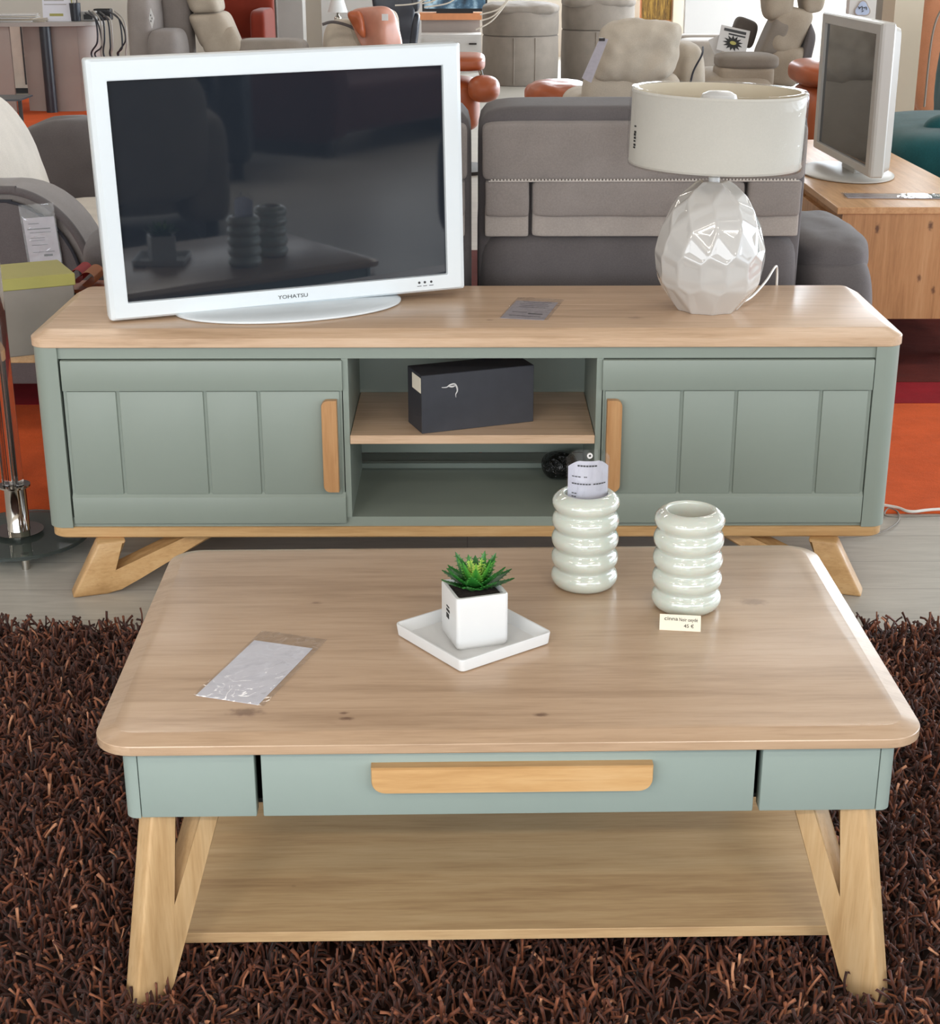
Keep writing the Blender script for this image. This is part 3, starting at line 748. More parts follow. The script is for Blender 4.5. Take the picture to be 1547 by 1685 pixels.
# ------------------------------------------------------------------ grey sofa behind the console
SY = .635
sofa = thing('recliner_sofa', 'two-seat grey recliner sofa seen from behind the console, taupe and anthracite', 'sofa', (0, SY, 0))
def module(x0, x1):
    W_ = x1-x0; cx = (x0+x1)/2
    soft('base', 'sofa_dark', sofa, x0+.006, x1-.006, .0, .86, .05, .672, 14, N=20)
    # back shell
    bm = cushion(W_-.01, .17, .56, 13, 0, 20, T(cx, .115, .690, math.radians(4)))
    bk = obj('backrest', bm, 'sofa_dark', sofa, smooth=180)
    # taupe rear panel with flap
    w2 = W_-.03
    obj('rear_panel', cushion(w2, .05, .16, 12, 0, 16, T(cx, .050, .85, math.radians(4))), 'sofa_light', bk, smooth=180)
    fl = obj('headrest_flap', cushion(w2, .07, .142, 13, 0, 24, T(cx, .024, .862, math.radians(5))), 'sofa_light', bk, smooth=180)
    xs = [cx-w2/2+.002, cx-.270, cx+.248, cx+w2/2-.002]
    for k, (a, b) in enumerate(zip(xs, xs[1:])):
        obj('skirt_panel', cushion(b-a-.009, .056, .086, 13, .08, 24, T((a+b)/2, .014, .752, math.radians(2)), .0025, a), 'sofa_light', bk, smooth=180)
        obj('lower_strip', cushion(b-a-.009, .05, .075, 20, 0, 20, T((a+b)/2, .026, .696, 0)), 'sofa_strip', bk, smooth=180)
    bm = nb(); n = 90
    tube(bm, [(cx-w2/2+.015+(w2-.03)*i/12, -.0165, .7945) for i in range(13)], .0016, 6, 0)
    for i in range(n):
        x = cx-w2/2+.02+(w2-.04)*i/n
        box(bm, x, x+.0045, -.0185, -.015, .7955, .7995)
    obj('stitching', bm, 'thread', bk)
    return bk
module(.022, .825); module(-.80, .016)
def arm(x0, x1, sgn):
    bm = cushion(x1-x0, .70, .54, 4.5, 0, 20, T((x0+x1)/2, .41, .325))
    a = obj('armrest', bm, 'sofa_dark', sofa, smooth=180)
    obj('arm_pad', cushion((x1-x0)*.98, .56, .11, 3.4, 0, 18, T((x0+x1)/2, .40, .572), .006, 4), 'sofa_dark', a, smooth=180)
    return a
arm(.832, 1.045, 1); arm(-1.0, -.80, -1)
for x, y in ((.9, .1), (-.9, .1), (.9, 1), (-.9, 1), (0, .1)):
    obj('foot', B(x-.03, x+.03, y, y+.05, 0, .06), 'steel_dark', sofa)

# ------------------------------------------------------------------ carpets behind
def flat(name, label, mat, x0, x1, y0, y1, z=.006, cat='rug'):
    return tag(obj(name, B(x0, x1, y0, y1, .0005, z), mat), label, cat)
flat('area_rug', 'bright orange flat carpet on the floor behind the sage console', 'orange_carpet', -3.0, 3.2, .47, 1.42)
flat('carpet_strip', 'crimson carpet strip along the far edge of the orange carpet', 'red_carpet', -3.0, 3.2, 1.425, 1.66)
flat('carpet_strip', 'dark reddish brown carpet in shade beneath the oak sideboard', 'brown_carpet', -3.0, 3.2, 1.665, 3.9)
flat('area_rug', 'orange carpet on the far floor below the round-ended desk', 'orange_carpet', -6, -1.9, 8.6, 11.2)
cb1 = [atz(1440, 832, .004), atz(1475, 838, .004), atz(1500, 845, .004), atz(1547, 841, .004), atz(1700, 838, .004)]
tag(obj('floor_cable', tube(nb(), [(p.x, p.y, .009) for p in cb1]+[(3, .5, .009)], .004, 8), 'cable', smooth=60), 'white cable lying along the front edge of the orange carpet', 'cable')
cb2 = [atz(1380, 886, .004), atz(1440, 880, .004), atz(1475, 862, .004), atz(1478, 845, .004), atz(1462, 838, .004), atz(1458, 850, .004), atz(1500, 851, .004), atz(1560, 849, .004)]
tag(obj('floor_cable', tube(nb(), [(p.x, p.y, .006) for p in cb2], .0022, 6), 'box_grey', smooth=60), 'thin grey cable looping on the floor beside the console leg', 'cable')

# ------------------------------------------------------------------ floor lamp at left
fl = thing('floor_lamp', 'floor lamp with clear acrylic column, chrome foot and round glass base at far left', 'floor lamp', (-1.045, .245, 0))
obj('glass_base', lathe(nb(), [(.001, .030), (.158, .030), (.160, .032), (.160, .038), (.158, .040), (.001, .040)], 72), 'glass_dark', fl, smooth=40)
for a in (20, 110, 200, 290):
    a = math.radians(a); x, y = .13*math.cos(a), .13*math.sin(a)
    obj('foot', lathe(nb(), [(.001, .0), (.009, .0), (.009, .03), (.001, .03)], 20, x, y), 'chrome', fl, smooth=40)
obj('foot_collar', lathe(nb(), [(.001, .040), (.026, .040), (.028, .043), (.028, .046), (.0255, .05), (.0255, .152), (.028, .153), (.036, .156), (.036, .160), (.001, .162)], 40), 'chrome', fl, smooth=40)
obj('chrome_disc', lathe(nb(), [(.026, .046), (.055, .047), (.056, .049), (.026, .05)], 40), 'chrome', fl, smooth=40)
for k, (dx, dy) in enumerate(((-.013, -.008), (.013, -.008), (0, .014))):
    obj('acrylic_rod', lathe(nb(), [(.001, .162), (.0115, .162), (.0115, 1.55), (.001, 1.55)], 28, dx, dy), 'glass', fl, smooth=40)
obj('inner_rod', lathe(nb(), [(.001, .162), (.004, .162), (.004, 1.55), (.001, 1.55)], 16), 'steel_dark', fl, smooth=40)

# ------------------------------------------------------------------ box with olive lid on a small table
bt = thing('side_table', 'small light wooden side table between floor lamp and sage console', 'side table', (-1.09, .60, 0))
obj('table_top', B(-.13, .11, -.13, .16, .388, .415, .003), 'oak_sidetop', bt)
for x, y in ((-.11, -.11), (-.11, .14), (.09, .14)): obj('leg', B(x-.012, x+.012, y-.012, y+.012, 0, .388), 'steel_dark', bt)
bb = thing('storage_box', 'grey storage box with olive yellow lid standing on the small side table', 'box', (-1.045, .525, .4165), math.radians(26))
obj('box_body', B(-.088, .088, -.088, .088, 0, .165, .002, 1), 'box_grey', bb)
obj('lid', B(-.092, .092, -.092, .092, .158, .186, .0015, 1), 'yellow_card', bb)
def ribbon(bm, c, r, w, turns, a0, yaw, tail):
    n = 26; pts = []
    for i in range(n+1):
        a = a0+turns*2*PI*i/n; pts.append((c[0]+r*math.cos(a), c[2]+r*math.sin(a)))
    pts.append((pts[-1][0]+tail, pts[-1][1]-.002))
    vs = [[bm.verts.new((x, c[1]+d, z)) for d in (-w/2, w/2)] for x, z in pts]
    for p, q_ in zip(vs, vs[1:]): bm.faces.new((p[0], p[1], q_[1], q_[0]))
    bmesh.ops.solidify(bm, geom=list(bm.faces), thickness=.002)
    return bm
rb = at(142, 455, .56)
tag(obj('material_swatch', ribbon(nb(), (rb.x-.022, .60, rb.z+.002), .016, .10, .8, -2.2, 0, .0), 'pink', smooth=60), 'curled coral red swatch beside the olive-lidded box', 'swatch')
tag(obj('material_swatch', ribbon(nb(), (rb.x+.006, .59, rb.z-.004), .018, .10, .8, -2.4, 0, .0), 'orange_felt', smooth=60), 'curled apricot swatch between the olive-lidded box and the television', 'swatch')
sb = thing('swatch_book', 'dark bundle of swatches under the curled coral and apricot swatches', 'swatch book', (rb.x-.01, .60, 0))
zr = rb.z-.028
for k in range(4): obj('swatch_page', B(-.06+.008*k, .05-.006*k, -.05, .06, zr-.010*(k+1), zr-.010*k-.002), ('rust', 'steel_dark', 'beige', 'steel_dark')[k], sb)
obj('stand', B(-.03, .03, -.02, .03, 0, zr-.04), 'steel_dark', sb)

# ------------------------------------------------------------------ left sofa facing right
ls = thing('sofa', 'grey and cream sofa with piped curved arm at the left edge', 'sofa', (-1.75, 1.25, 0))
def L(px, py, Y): p = at(px, py, Y); return p.x+1.75, p.z
ax, az = L(158, 470, 1.25); tx, tz = L(20, 310, 1.25)
def archprof(x1, z0, z1, r, x0):
    pts = [(x0, z0), (x1, z0)]
    for i in range(13):
        a = math.radians(90*i/12); pts.append((x1-r+r*math.cos(a), z1-r*1.15+r*1.15*math.sin(a)))
    pts.append((x0, z1)); return pts
x1 = ax; ztop = tz
def archpanel(off, y, t, mat, nm, bev, par):
    return obj(nm, xf(extrude_poly(archprof(x1-off, .12, ztop-off, .24-off*.6, 0), t, bev, 3), Matrix.Translation((0, y, 0))), mat, par, smooth=40)
ar = archpanel(0, .11, .20, 'sofa_mid', 'armrest', .025, ls)
archpanel(.035, .004, .02, 'sofa_dark', 'arm_panel', .006, ar)
def archtube(off, y, r, mat, nm):
    p = archprof(x1-off, .12, ztop-off, .24-off*.6, 0)[1:]
    return obj(nm, tube(nb(), [(u, y, z) for u, z in p], r, 8, 3), mat, ar, smooth=80)
archtube(.004, -.002, .012, 'sofa_dark', 'arm_welt'); archtube(.035, -.004, .005, 'piping', 'piping')
soft('seat_cushion', 'sofa_pale', ls, .28, .72, .20, 1.35, .30, .47, 6)
soft('seat_base', 'sofa_pale', ls, .1, .70, .20, 1.35, .08, .34, 10)
q0 = at(0, 160, 1.9); q1 = at(84, 318, 1.9)
obj('back_cushion', cushion(.36, .80, .68, 3.0, .0, 20, T(q1.x+1.75-.225, .62, .555, 0, math.radians(-16), 0), .006, 2), 'sofa_pale', ls, smooth=180)
e0 = at(40, 195, 3.0); e1 = at(150, 315, 3.0)
obj('armrest', cushion(.90, .30, .60, 4, 0, 20, T(.47, 1.56, .40, 0, math.radians(5), 0), .012, 8), 'sofa_dark', ls, smooth=180)
for x, y in ((.15, .05), (.6, .05), (.15, 1.5), (.75, 1.5)): obj('foot', B(x, x+.05, y, y+.05, 0, .13), 'steel_dark', ls)
# its price tag
g0, g1 = at(42, 340, 1.235), at(104, 436, 1.235)
lt = thing('price_tag', 'printed white sheet in a clear pouch hanging on the grey sofa arm at left', 'tag', ((g0.x+g1.x)/2, 1.228, g1.z-.02), 0, None, (0, math.radians(-4), 0))
gw, gh = .098, g0.z-g1.z+.03
obj('pouch', B(-gw/2, gw/2, -.004, -.0035, 0, gh), 'sleeve', lt)
obj('sheet', B(-gw/2+.006, gw/2-.004, -.003, -.002, .0, gh-.038), 'paper_grey', lt)
def vlines(spec, y=-.0034):
    bm = nb()
    for x0, x1_, z, h in spec: box(bm, x0, x1_, y, y+.0003, z-h/2, z+h/2)
    return bm
obj('printed_lines', vlines([(-.03, .0, gh-.055, .002), (-.035, .03, gh-.07, .003), (-.03, .03, gh-.08, .0015), (-.03, .01, gh-.095, .0015), (-.03, .01, gh-.102, .0015), (-.03, .015, gh-.115, .0015), (-.03, .032, gh-.135, .0015), (.0, .025, gh-.145, .006)]), 'ink', lt)

# ------------------------------------------------------------------ oak sideboard at right with the second television
sbd = thing('tv_bench', 'knotty oak tv bench seen end-on at the right, on dark metal legs', 'tv bench', (1.435, 1.86, 0))
SH = .53
obj('top', B(-.255, .255, -.01, 1.75, SH-.022, SH, .002), 'oak_sidetop', sbd)
obj('end_panel', B(-.235, .250, 0, .025, .165, SH-.023), 'oak_side', sbd)
obj('carcass', B(-.225, .250, .026, 1.72, .165, SH-.023), 'oak_side', sbd)
for k in range(3):
    y0 = .06+.56*k
    d_ = obj('drawer', B(-.245, -.226, y0, y0+.52, .32, SH-.055, .003), 'oak_side', sbd)
    obj('drawer', B(-.245, -.226, y0, y0+.52, .18, .31, .003), 'oak_side', sbd)
def mleg(y):
    return extrude_poly([(-.22, .165), (.24, .165), (.24, .145), (.21, .145), (.26, 0), (.22, 0), (.165, .145), (-.14, .145), (-.20, 0), (-.24, 0), (-.19, .145), (-.22, .145)], .05)
for y in (.16, 1.5): obj('leg_frame', xf(mleg(0), Matrix.Translation((0, y, 0))), 'steel_dark', sbd)
tv2, tl2 = television('television', 'silver grey flat television turned sideways on the oak tv bench', (1.346, 2.60, .8236), -1.545, .822, .502, (.705, .432, .0, -.004), SH, ('tv_grey', 0, 'tv_grey'))
q = [atz(1400, 328, SH), atz(1547, 334, SH), atz(1552, 322, SH), atz(1415, 312, SH)]
lf = thing('leaflet', 'grey glossy leaflet in plastic lying on the oak tv bench', 'leaflet', ((q[0].x+q[1].x)/2+.01, (q[0].y+q[2].y)/2, SH), math.radians(-4))
obj('pages', B(-.15, .18, -.03, .06, .001, .003), 'paper_grey', lf)
obj('cover_picture', B(.03, .18, -.028, .058, .003, .0035), 'navy', lf)
obj('plastic_cover', B(-.16, .19, -.035, .065, .0045, .0050), 'sleeve', lf)

# ------------------------------------------------------------------ teal sofa
tsx, tsy = 1.72, 3.2
ts = thing('sofa', 'dark teal velvet sofa at the right edge behind the oak tv bench', 'sofa', (tsx, tsy, 0))
soft('seat_cushion', 'teal', ts, .0, 1.5, .0, 1.05, .20, .60, 7, wr=.008)
soft('seat_cushion', 'teal', ts, .28, 1.5, -.55, .25, .10, .56, 6, wr=.008, seed=3)
soft('backrest', 'teal', ts, .47, 1.6, .95, 1.3, .25, 1.05, 5, wr=.01, seed=2)
p_ = at(1545, 215, 3.5); 
obj('bolster', cushion(.55, .17, .17, 2.6, 0, 14, T(p_.x-tsx+.21, .3, p_.z)), 'teal', ts, smooth=180)
soft('base', 'teal', ts, .05, 1.5, .05, 1.2, .08, .30, 12)
for x, y in ((.1, .1), (1.4, .1), (.1, 1.1)): obj('foot', B(x, x+.05, y, y+.05, 0, .09), 'steel_dark', ts)

# ------------------------------------------------------------------ helper for far things
def far(name, label, cat, px, Y, group=None):
    p = at(px, 100, Y); return thing(name, label, cat, (p.x, Y, 0), 0, group), p.x
def fb(ox, x0, x1, y0, y1, Y, dep, fn='soft', **k):
    """extent of a pixel rectangle at depth Y in coordinates local to origin (ox, Y)"""
    a = at(x0, y1, Y); b = at(x1, y0, Y)
    return (a.x-ox, b.x-ox, 0, dep, a.z, b.z)

# post, door and banner at right
p0, p1 = at(1465, 100, 5.3), at(1512, 100, 5.3)
struct('trim_1', B(p0.x, p1.x, 5.3, 5.55, 0, 3.3), 'post')
p0, p1 = at(1443, 20, 6.2), at(1468, 20, 6.2)
struct('trim_2', B(p0.x, p1.x, 6.2, 6.35, 0, 3.3), 'taupe')
bt_, ox = far('banner_stand', 'white banner stand with a round dark badge behind the sideways television', 'banner', 1417, 5.8)
x0, x1_, _, _, z0, z1 = fb(ox, 1392, 1443, 0, 34, 5.8, 0)
obj('banner_panel', B(x0, x1_, 0, .02, .3, 1.5), 'white_panel', bt_)
obj('banner_foot', B(x0, x1_, -.1, .15, 0, .04), 'steel_dark', bt_)
obj('banner_edge', B(x0-.002, x0+.012, -.004, .0, .3, 1.5), 'grey_panel', bt_)
bc = at(1419, 15, 5.8)
def tri(k):
    return [((1+.16*math.cos(3*a-PI/2*3))*k*math.cos(a), (1+.16*math.cos(3*a-PI/2*3))*k*.98*math.sin(a)) for a in [2*PI*i/40 for i in range(40)]]
bd = obj('badge', xf(extrude_poly(tri(.042), .004), Matrix.Translation((bc.x-ox, -.003, bc.z))), 'grey_panel', bt_)
obj('badge_field', xf(extrude_poly(tri(.036), .004), Matrix.Translation((bc.x-ox, -.005, bc.z))), 'banner_blue', bd)
bm = nb()
for (u, w_), (u2, w2_) in (((-.026, .012), (-.018, .0)), ((-.018, .004), (-.008, .012)), ((-.006, .016), (-.002, -.006)), ((.004, .008), (.012, .004)), ((.016, .012), (.022, -.004)), ((-.004, -.014), (.006, -.010))):
    tube(bm, [(bc.x-ox+u, -.009, bc.z+w_), (bc.x-ox+(u+u2)/2+.003, -.009, bc.z+(w_+w2_)/2+.003), (bc.x-ox+u2, -.009, bc.z+w2_)], .0022, 5, 3)
obj('badge_marks', bm, 'ink', bd)
ts2, ox = far('armchair', 'salmon fabric tub armchair at the top right corner', 'armchair', 1540, 6.0)
x0, x1_, _, _, z0, z1 = fb(ox, 1503, 1600, -30, 205, 6.0, .7)
def tub(par, xa, xb, y, d, za, zb, mat, k=4):
    bm = nb(); n = 28; cx, cy = (xa+xb)/2, y+d/2
    rings = []
    for z, s in ((za, .90), (za+.04, .96), ((za+zb)/2, 1), (zb-.06, .98), (zb-.015, .93), (zb, .86)):
        rings.append([(cx+(xb-xa)/2*s*math.copysign(abs(math.cos(a))**.8, math.cos(a)), cy+d/2*s*math.copysign(abs(math.sin(a))**.8, math.sin(a)), z) for a in [2*PI*i/n for i in range(n)]])
    return obj('shell', loft(bm, rings), mat, par, smooth=50)
soft('backrest', 'salmon', ts2, x0, x1_+.2, 0, .18, max(.35, z0), z1, 4)
soft('seat', 'salmon', ts2, x0+.03, x1_+.2, .1, .7, .25, .5, 6)
for x in (x0+.1, x1_+.1): obj('leg', B(x-.015, x+.015, .1, .13, 0, .36), 'steel_dark', ts2)
obj('seam', tube(nb(), [(x0+.05, -.01, z0+.1), (x0+.06, -.012, z1-.25), (x0+.14, -.012, z1-.1), (x0+.3, -.012, z1-.05)], .006, 6), 'taupe', ts2, smooth=60)

# ------------------------------------------------------------------ beige lounge seat right behind the grey sofa
bs, ox = far('lounge_chair', 'beige lounge seat directly above the grey sofa back, its back towards the lampshade', 'lounge chair', 1045, 4.6)
soft('seat', 'beige', bs, -.32, .28, 0, .8, .25, .62, 5)
x0, x1_, _, _, z0, z1 = fb(ox, 960, 1125, 118, 185, 4.6, 0)
soft('back_lower', 'beige', bs, x0, x1_, -.02, .25, .3, z1, 6)
x0, x1_, _, _, z0, z1 = fb(ox, 1112, 1164, 74, 180, 4.8, 0)
a_ = obj('armrest', cushion(x1_-x0, .75, z1-.2, 4, 0, 16, T((x0+x1_)/2, .45, (z1+.2)/2)), 'beige', bs, smooth=180)
obj('piping', tube(nb(), [(x0+.045, .08, z1-.22), (x0+.06, .075, z1-.12), (x0+.10, .085, z1-.04), (x0+.12, .2, z1-.01)], .005, 6), 'piping', a_, smooth=60)
for x, y in ((-.28, .05), (.25, .05), (-.28, .7), (.25, .7)): obj('foot', B(x-.02, x+.02, y, y+.04, 0, .3), 'steel_dark', bs)
x0, x1_, _, _, z0, z1 = fb(ox, 974, 1130, 36, 136, 4.6, 0)
cu = thing('cushion', 'large plump beige cushion leaning on the beige lounge seat', 'cushion', (ox+(x0+x1_)/2, 4.62, z0))
obj('cushion_body', cushion((x1_-x0)*.90, .20, (z1-z0)*1.02, 4.6, .35, 24, Matrix.Translation((0, .05, (z1-z0)/2)) @ Matrix(((1, 0, .22, 0), (0, 1, .25, 0), (0, 0, 1, 0), (0, 0, 0, 1))), .016, 6), 'beige', cu, smooth=180)
a_ = at(957, 128, 4.5); b_ = at(990, 62, 4.5)
sw = thing('price_tag', 'pale swatch card in clear plastic hanging at the left of the beige cushion', 'tag', (a_.x, 4.48, a_.z), 0)
obj('card_sheet', extrude_poly([(0, 0), (.045, -.022), (b_.x-a_.x+.03, b_.z-a_.z-.005), (b_.x-a_.x-.01, b_.z-a_.z)], .003), 'paper_grey', sw)
obj('clip', B(b_.x-a_.x-.014, b_.x-a_.x+.014, -.006, .004, b_.z-a_.z-.014, b_.z-a_.z), 'steel_dark', sw)
rs, ox = far('footstool', 'rust leather footstool left of the beige lounge seat', 'footstool', 915, 5.4)
x0, x1_, _, _, z0, z1 = fb(ox, 866, 985, 139, 185, 5.4, 0)
soft('cushion', 'rust', rs, x0, x1_, 0, .5, z0, z1, 2.6, wr=.01)
obj('foot', lathe(nb(), [(.001, 0), (.16, 0), (.16, .02), (.02, .03), (.02, z0+.05)], 24, (x0+x1_)/2, .25), 'steel_dark', rs, smooth=40)

# barrel chairs
def barrel(label, px0, px1, py0, py1, Y, seed):
    t, ox = far('barrel_chair', label, 'armchair', (px0+px1)/2, Y, 'round taupe barrel chairs')
    a = at(px0, py1, Y); b = at(px1, py0, Y); r = (b.x-a.x)/2; h = b.z
    def cyl(z0, z1, n=56, fl=.02):
        return loft(nb(), [[(r*s*math.cos(2*PI*i/n), r+r*s*math.sin(2*PI*i/n), z) for i in range(n)] for z, s in ((z0, .965), (z0+.012, .99), ((z0+z1)/2, 1), (z1-.012, .99), (z1, .965))])
    zs = h*.62
    obj('lower_shell', cyl(.0, zs), 'taupe', t, smooth=60)
    obj('upper_band', cyl(zs+.004, h-.03), 'taupe', t, smooth=60)
    obj('top_roll', cushion(2*r*1.0, 2*r*1.0, .12, 3, 0, 20, T(0, r, h-.035), .012, seed), 'taupe', t, smooth=180)
    for a in (-106, -74):
        a = math.radians(a+5*seed); obj('seam', tube(nb(), [(r*1.002*math.cos(a), r+r*1.002*math.sin(a), z) for z in (.02, zs*.5, zs-.01)], .005, 6, 0), 'taupe', t)
barrel('round taupe barrel chair left of its twin, beside the white drawer cabinet', 793, 923, 10, 142, 12.1, 1)
barrel('round taupe barrel chair right of its twin, behind the beige cushion', 924, 1050, -2, 137, 12.5, 2)

# rust chair with armrest left of barrels
rc, ox = far('armchair', 'rust brown leather armchair partly hidden behind the white television', 'armchair', 790, 6.2)
x0, x1_, _, _, z0, z1 = fb(ox, 735, 799, 93, 120, 6.2, 0)
soft('armrest', 'rust', rc, x0, x1_, 0, .5, z0, z1, 4)
x0, x1_, _, _, z0, z1 = fb(ox, 770, 823, 124, 168, 6.2, 0)
obj('armrest', cushion(x1_-x0, .3, z1-z0, 2.4, 0, 14, T((x0+x1_)/2, .0, (z0+z1)/2)), 'rust', rc, smooth=180)
soft('seat', 'rust', rc, -.45, .0, .0, .6, .25, .55, 5)
obj('frame', tube(nb(), [((x0+x1_)/2-.01, .1, z1-.02), ((x0+x1_)/2-.03, .1, z1+.05)], .012, 8, 0), 'chrome', rc)
obj('foot', lathe(nb(), [(.001, 0), (.25, 0), (.25, .02), (.03, .03), (.03, .35)], 24, -.15, .3), 'steel_dark', rc, smooth=40)

# white cabinet with ledge and small television
cb_, ox = far('drawer_cabinet', 'white drawer cabinet under the wooden wall ledge at the top centre', 'cabinet', 745, 13.8)
x0, x1_, _, _, z0, z1 = fb(ox, 693, 792, 57, 100, 13.8, 0)
obj('cabinet_body', B(x0, x1_, 0, .4, 0, z1), 'white_panel', cb_)
obj('drawer', B(x0+.03, x1_-.03, -.012, 0, z1-.25, z1-.04), 'white_panel', cb_)
obj('drawer', B(x0+.03, x1_-.03, -.012, 0, z1-.45, z1-.27), 'white_panel', cb_)
k = at(778, 72, 13.8); obj('handle', B(k.x-ox-.04, k.x-ox+.04, -.03, -.012, k.z-.008, k.z+.008), 'steel_dark', cb_)
wl, ox = far('wall_ledge', 'light wooden ledge on a grey panel above the white drawer cabinet', 'shelf', 743, 14.2)
x0, x1_, _, _, z0, z1 = fb(ox, 690, 793, 22, 33, 14.2, 0)
obj('ledge', B(x0, x1_, 0, .3, z0, z1), 'orange_felt', wl)
obj('grey_panel', B(x0+.02, x1_-.02, .05, .25, 0, z0), 'grey_panel', wl)
stv, ox = far('small_television', 'small television showing a dark picture on the wooden wall ledge', 'television', 748, 14.25)
x0, x1_, _, _, z0, z1 = fb(ox, 695, 802, -40, 19, 14.25, 0)
zl = at(740, 22, 14.2).z
obj('housing', B(x0, x1_, 0, .05, z0, z1), 'black', stv); obj('stand', B(x0+.15, x1_-.15, -.02, .1, zl, z0+.01), 'black', stv)
t = NT('dim_screen_picture'); v = t.coord(); nn = t.noise(v, 6, 4)
cc = t.ramp(nn, [(.35, lin('#14202c')), (.5, lin('#3c5a70')), (.62, lin('#9db9c8')), (.7, lin('#2a3c3a'))])
t.l(cc, t.b.inputs['Base Color']); t.l(cc, t.b.inputs['Emission Color']); t.b.inputs['Emission Strength'].default_value = .5; M['pic'] = t.m
obj('screen', B(x0+.02, x1_-.02, -.004, 0, z0+.03, z1-.02), 'pic', stv)

# art, windows, panels on far wall
ar_, ox = far('wall_picture', 'golden brown picture of dry reeds at the top, above the beige cushion', 'picture', 1082, 14.6)
x0, x1_, _, _, z0, z1 = fb(ox, 1056, 1108, -60, 33, 14.6, 0)
t = NT('reed_picture'); v = t.coord((30, 1, 3)); t.l(t.ramp(t.noise(v, 1.5, 5, .7, 1), [(.3, lin('#2c1c0a')), (.5, lin('#7a5a1e')), (.7, lin('#c39a45'))]), t.b.inputs['Base Color']); M['reeds'] = t.m
obj('canvas', B(x0, x1_, 0, .04, z0, z1), 'reeds', ar_)
obj('picture_frame', B(x0-.02, x1_+.02, .01, .05, z0-.02, z1+.02), 'orange_felt', ar_)
struct('trim_3', B(at(1108, 20, 14.5).x, at(1128, 20, 14.5).x, 14.5, 16, 0, 3.3), 'post')
struct('trim_4', B(at(1128, 20, 14.0).x, at(1206, 20, 14.0).x, 14.0, 14.15, 0, 3.3), 'white_panel')
struct('trim_5', B(at(1206, 20, 14.4).x, at(1242, 20, 14.4).x, 14.4, 14.5, 0, 3.3), 'white_panel')
struct('trim_6', B(at(454, 20, 12.6).x, at(498, 20, 12.6).x, 12.6, 12.9, 0, 3.3), 'column')
struct('trim_7', B(at(499, 20, 13.2).x, at(700, 20, 13.2).x+.2, 15.2, 15.4, 0, 3.3), 'white_panel')
bn, ox = far('bench_sofa', 'low grey taupe bench sofa in front of the white panel at upper right', 'sofa', 1160, 12.6)
x0, x1_, _, _, z0, z1 = fb(ox, 1112, 1215, 57, 86, 12.6, 0)
soft('backrest', 'taupe', bn, x0, x1_, 0, .3, .2, z1, 6); soft('seat', 'taupe', bn, x0, x1_, -.5, .1, .1, .42, 6)
obj('foot', B(x0+.1, x1_-.1, -.3, .1, 0, .12), 'steel_dark', bn)

# taupe recliner sofa right
rr, ox = far('recliner_sofa', 'taupe leather recliner sofa with tall headrests behind the lampshade and sideways television', 'sofa', 1260, 6.0)
def px(x0, x1, y0, y1, Y=6.0): 
    a = at(x0, y1, Y); b = at(x1, y0, Y); return a.x-ox, b.x-ox, a.z, b.z
x0, x1_, z0, z1 = px(1172, 1272, 84, 104); a_ = soft('armrest', 'taupe', rr, x0, x1_, -.3, .05, z0-.02, z1, 4)
x0, x1_, z0, z1 = px(1172, 1262, 104, 124); soft('arm_panel', 'beige2', rr, x0, x1_, -.29, .04, z0-.05, z1, 8)
x0, x1_, z0, z1 = px(1150, 1262, 116, 200); soft('seat', 'beige2', rr, x0, x1_, -.35, .5, .2, z1, 6)
def slab_px(nm, quad, Y, th, mat, par, n=6, wr=.004, seed=0):
    """a soft slab whose face is the pixel quad bl, br, tr, tl at depth Y"""
    P = [at(x, y, Y) for x, y in quad]; P = [Vector((p.x-ox, 0, p.z)) for p in P]
    bm = cushion(2, 2, 2, n, 0, 16)
    for v in bm.verts:
        u, w_, d = (v.co.x+1)/2, (v.co.z+1)/2, v.co.y
        a = P[0].lerp(P[1], u); b = P[3].lerp(P[2], u); p = a.lerp(b, w_)
        p.y = d*th/2+th/2; p += Vector((0, 1, 0))*wr*3*noise.noise(p*8+Vector((seed, 0, 0)))
        v.co = p
    return obj(nm, bm, mat, par, smooth=180)
slab_px('backrest', [(1244, 142), (1318, 150), (1338, 80), (1282, 78)], 5.9, .25, 'beige2', rr)
slab_px('headrest', [(1264, 88), (1322, 100), (1356, 22), (1292, 8)], 5.85, .22, 'beige2', rr, 5, .005, 3)
slab_px('side_wing', [(1312, 142), (1330, 140), (1350, 60), (1338, 30)], 5.95, .3, 'sofa_dark', rr)
slab_px('backrest', [(1232, 90), (1268, 84), (1292, 28), (1262, 22)], 6.3, .25, 'taupe', rr)
slab_px('headrest', [(1246, 30), (1286, 30), (1296, -40), (1240, -40)], 6.35, .24, 'beige2', rr, 5, .006, 6)
slab_px('headrest', [(1292, 18), (1322, 12), (1330, -40), (1286, -40)], 6.6, .24, 'beige2', rr, 5, .006, 9)
obj('foot_frame', B(-.4, .2, -.2, .3, 0, .25), 'steel_dark', rr)
slab_c = slab_px('cushion', [(1200, 62), (1236, 84), (1250, 38), (1214, 24)], 6.25, .12, 'taupe_dark', None, 4, .006)
slab_c.location = (ox, 6.2, 0); tag(slab_c, 'dark taupe cushion leaning inside the taupe recliner sofa', 'cushion')
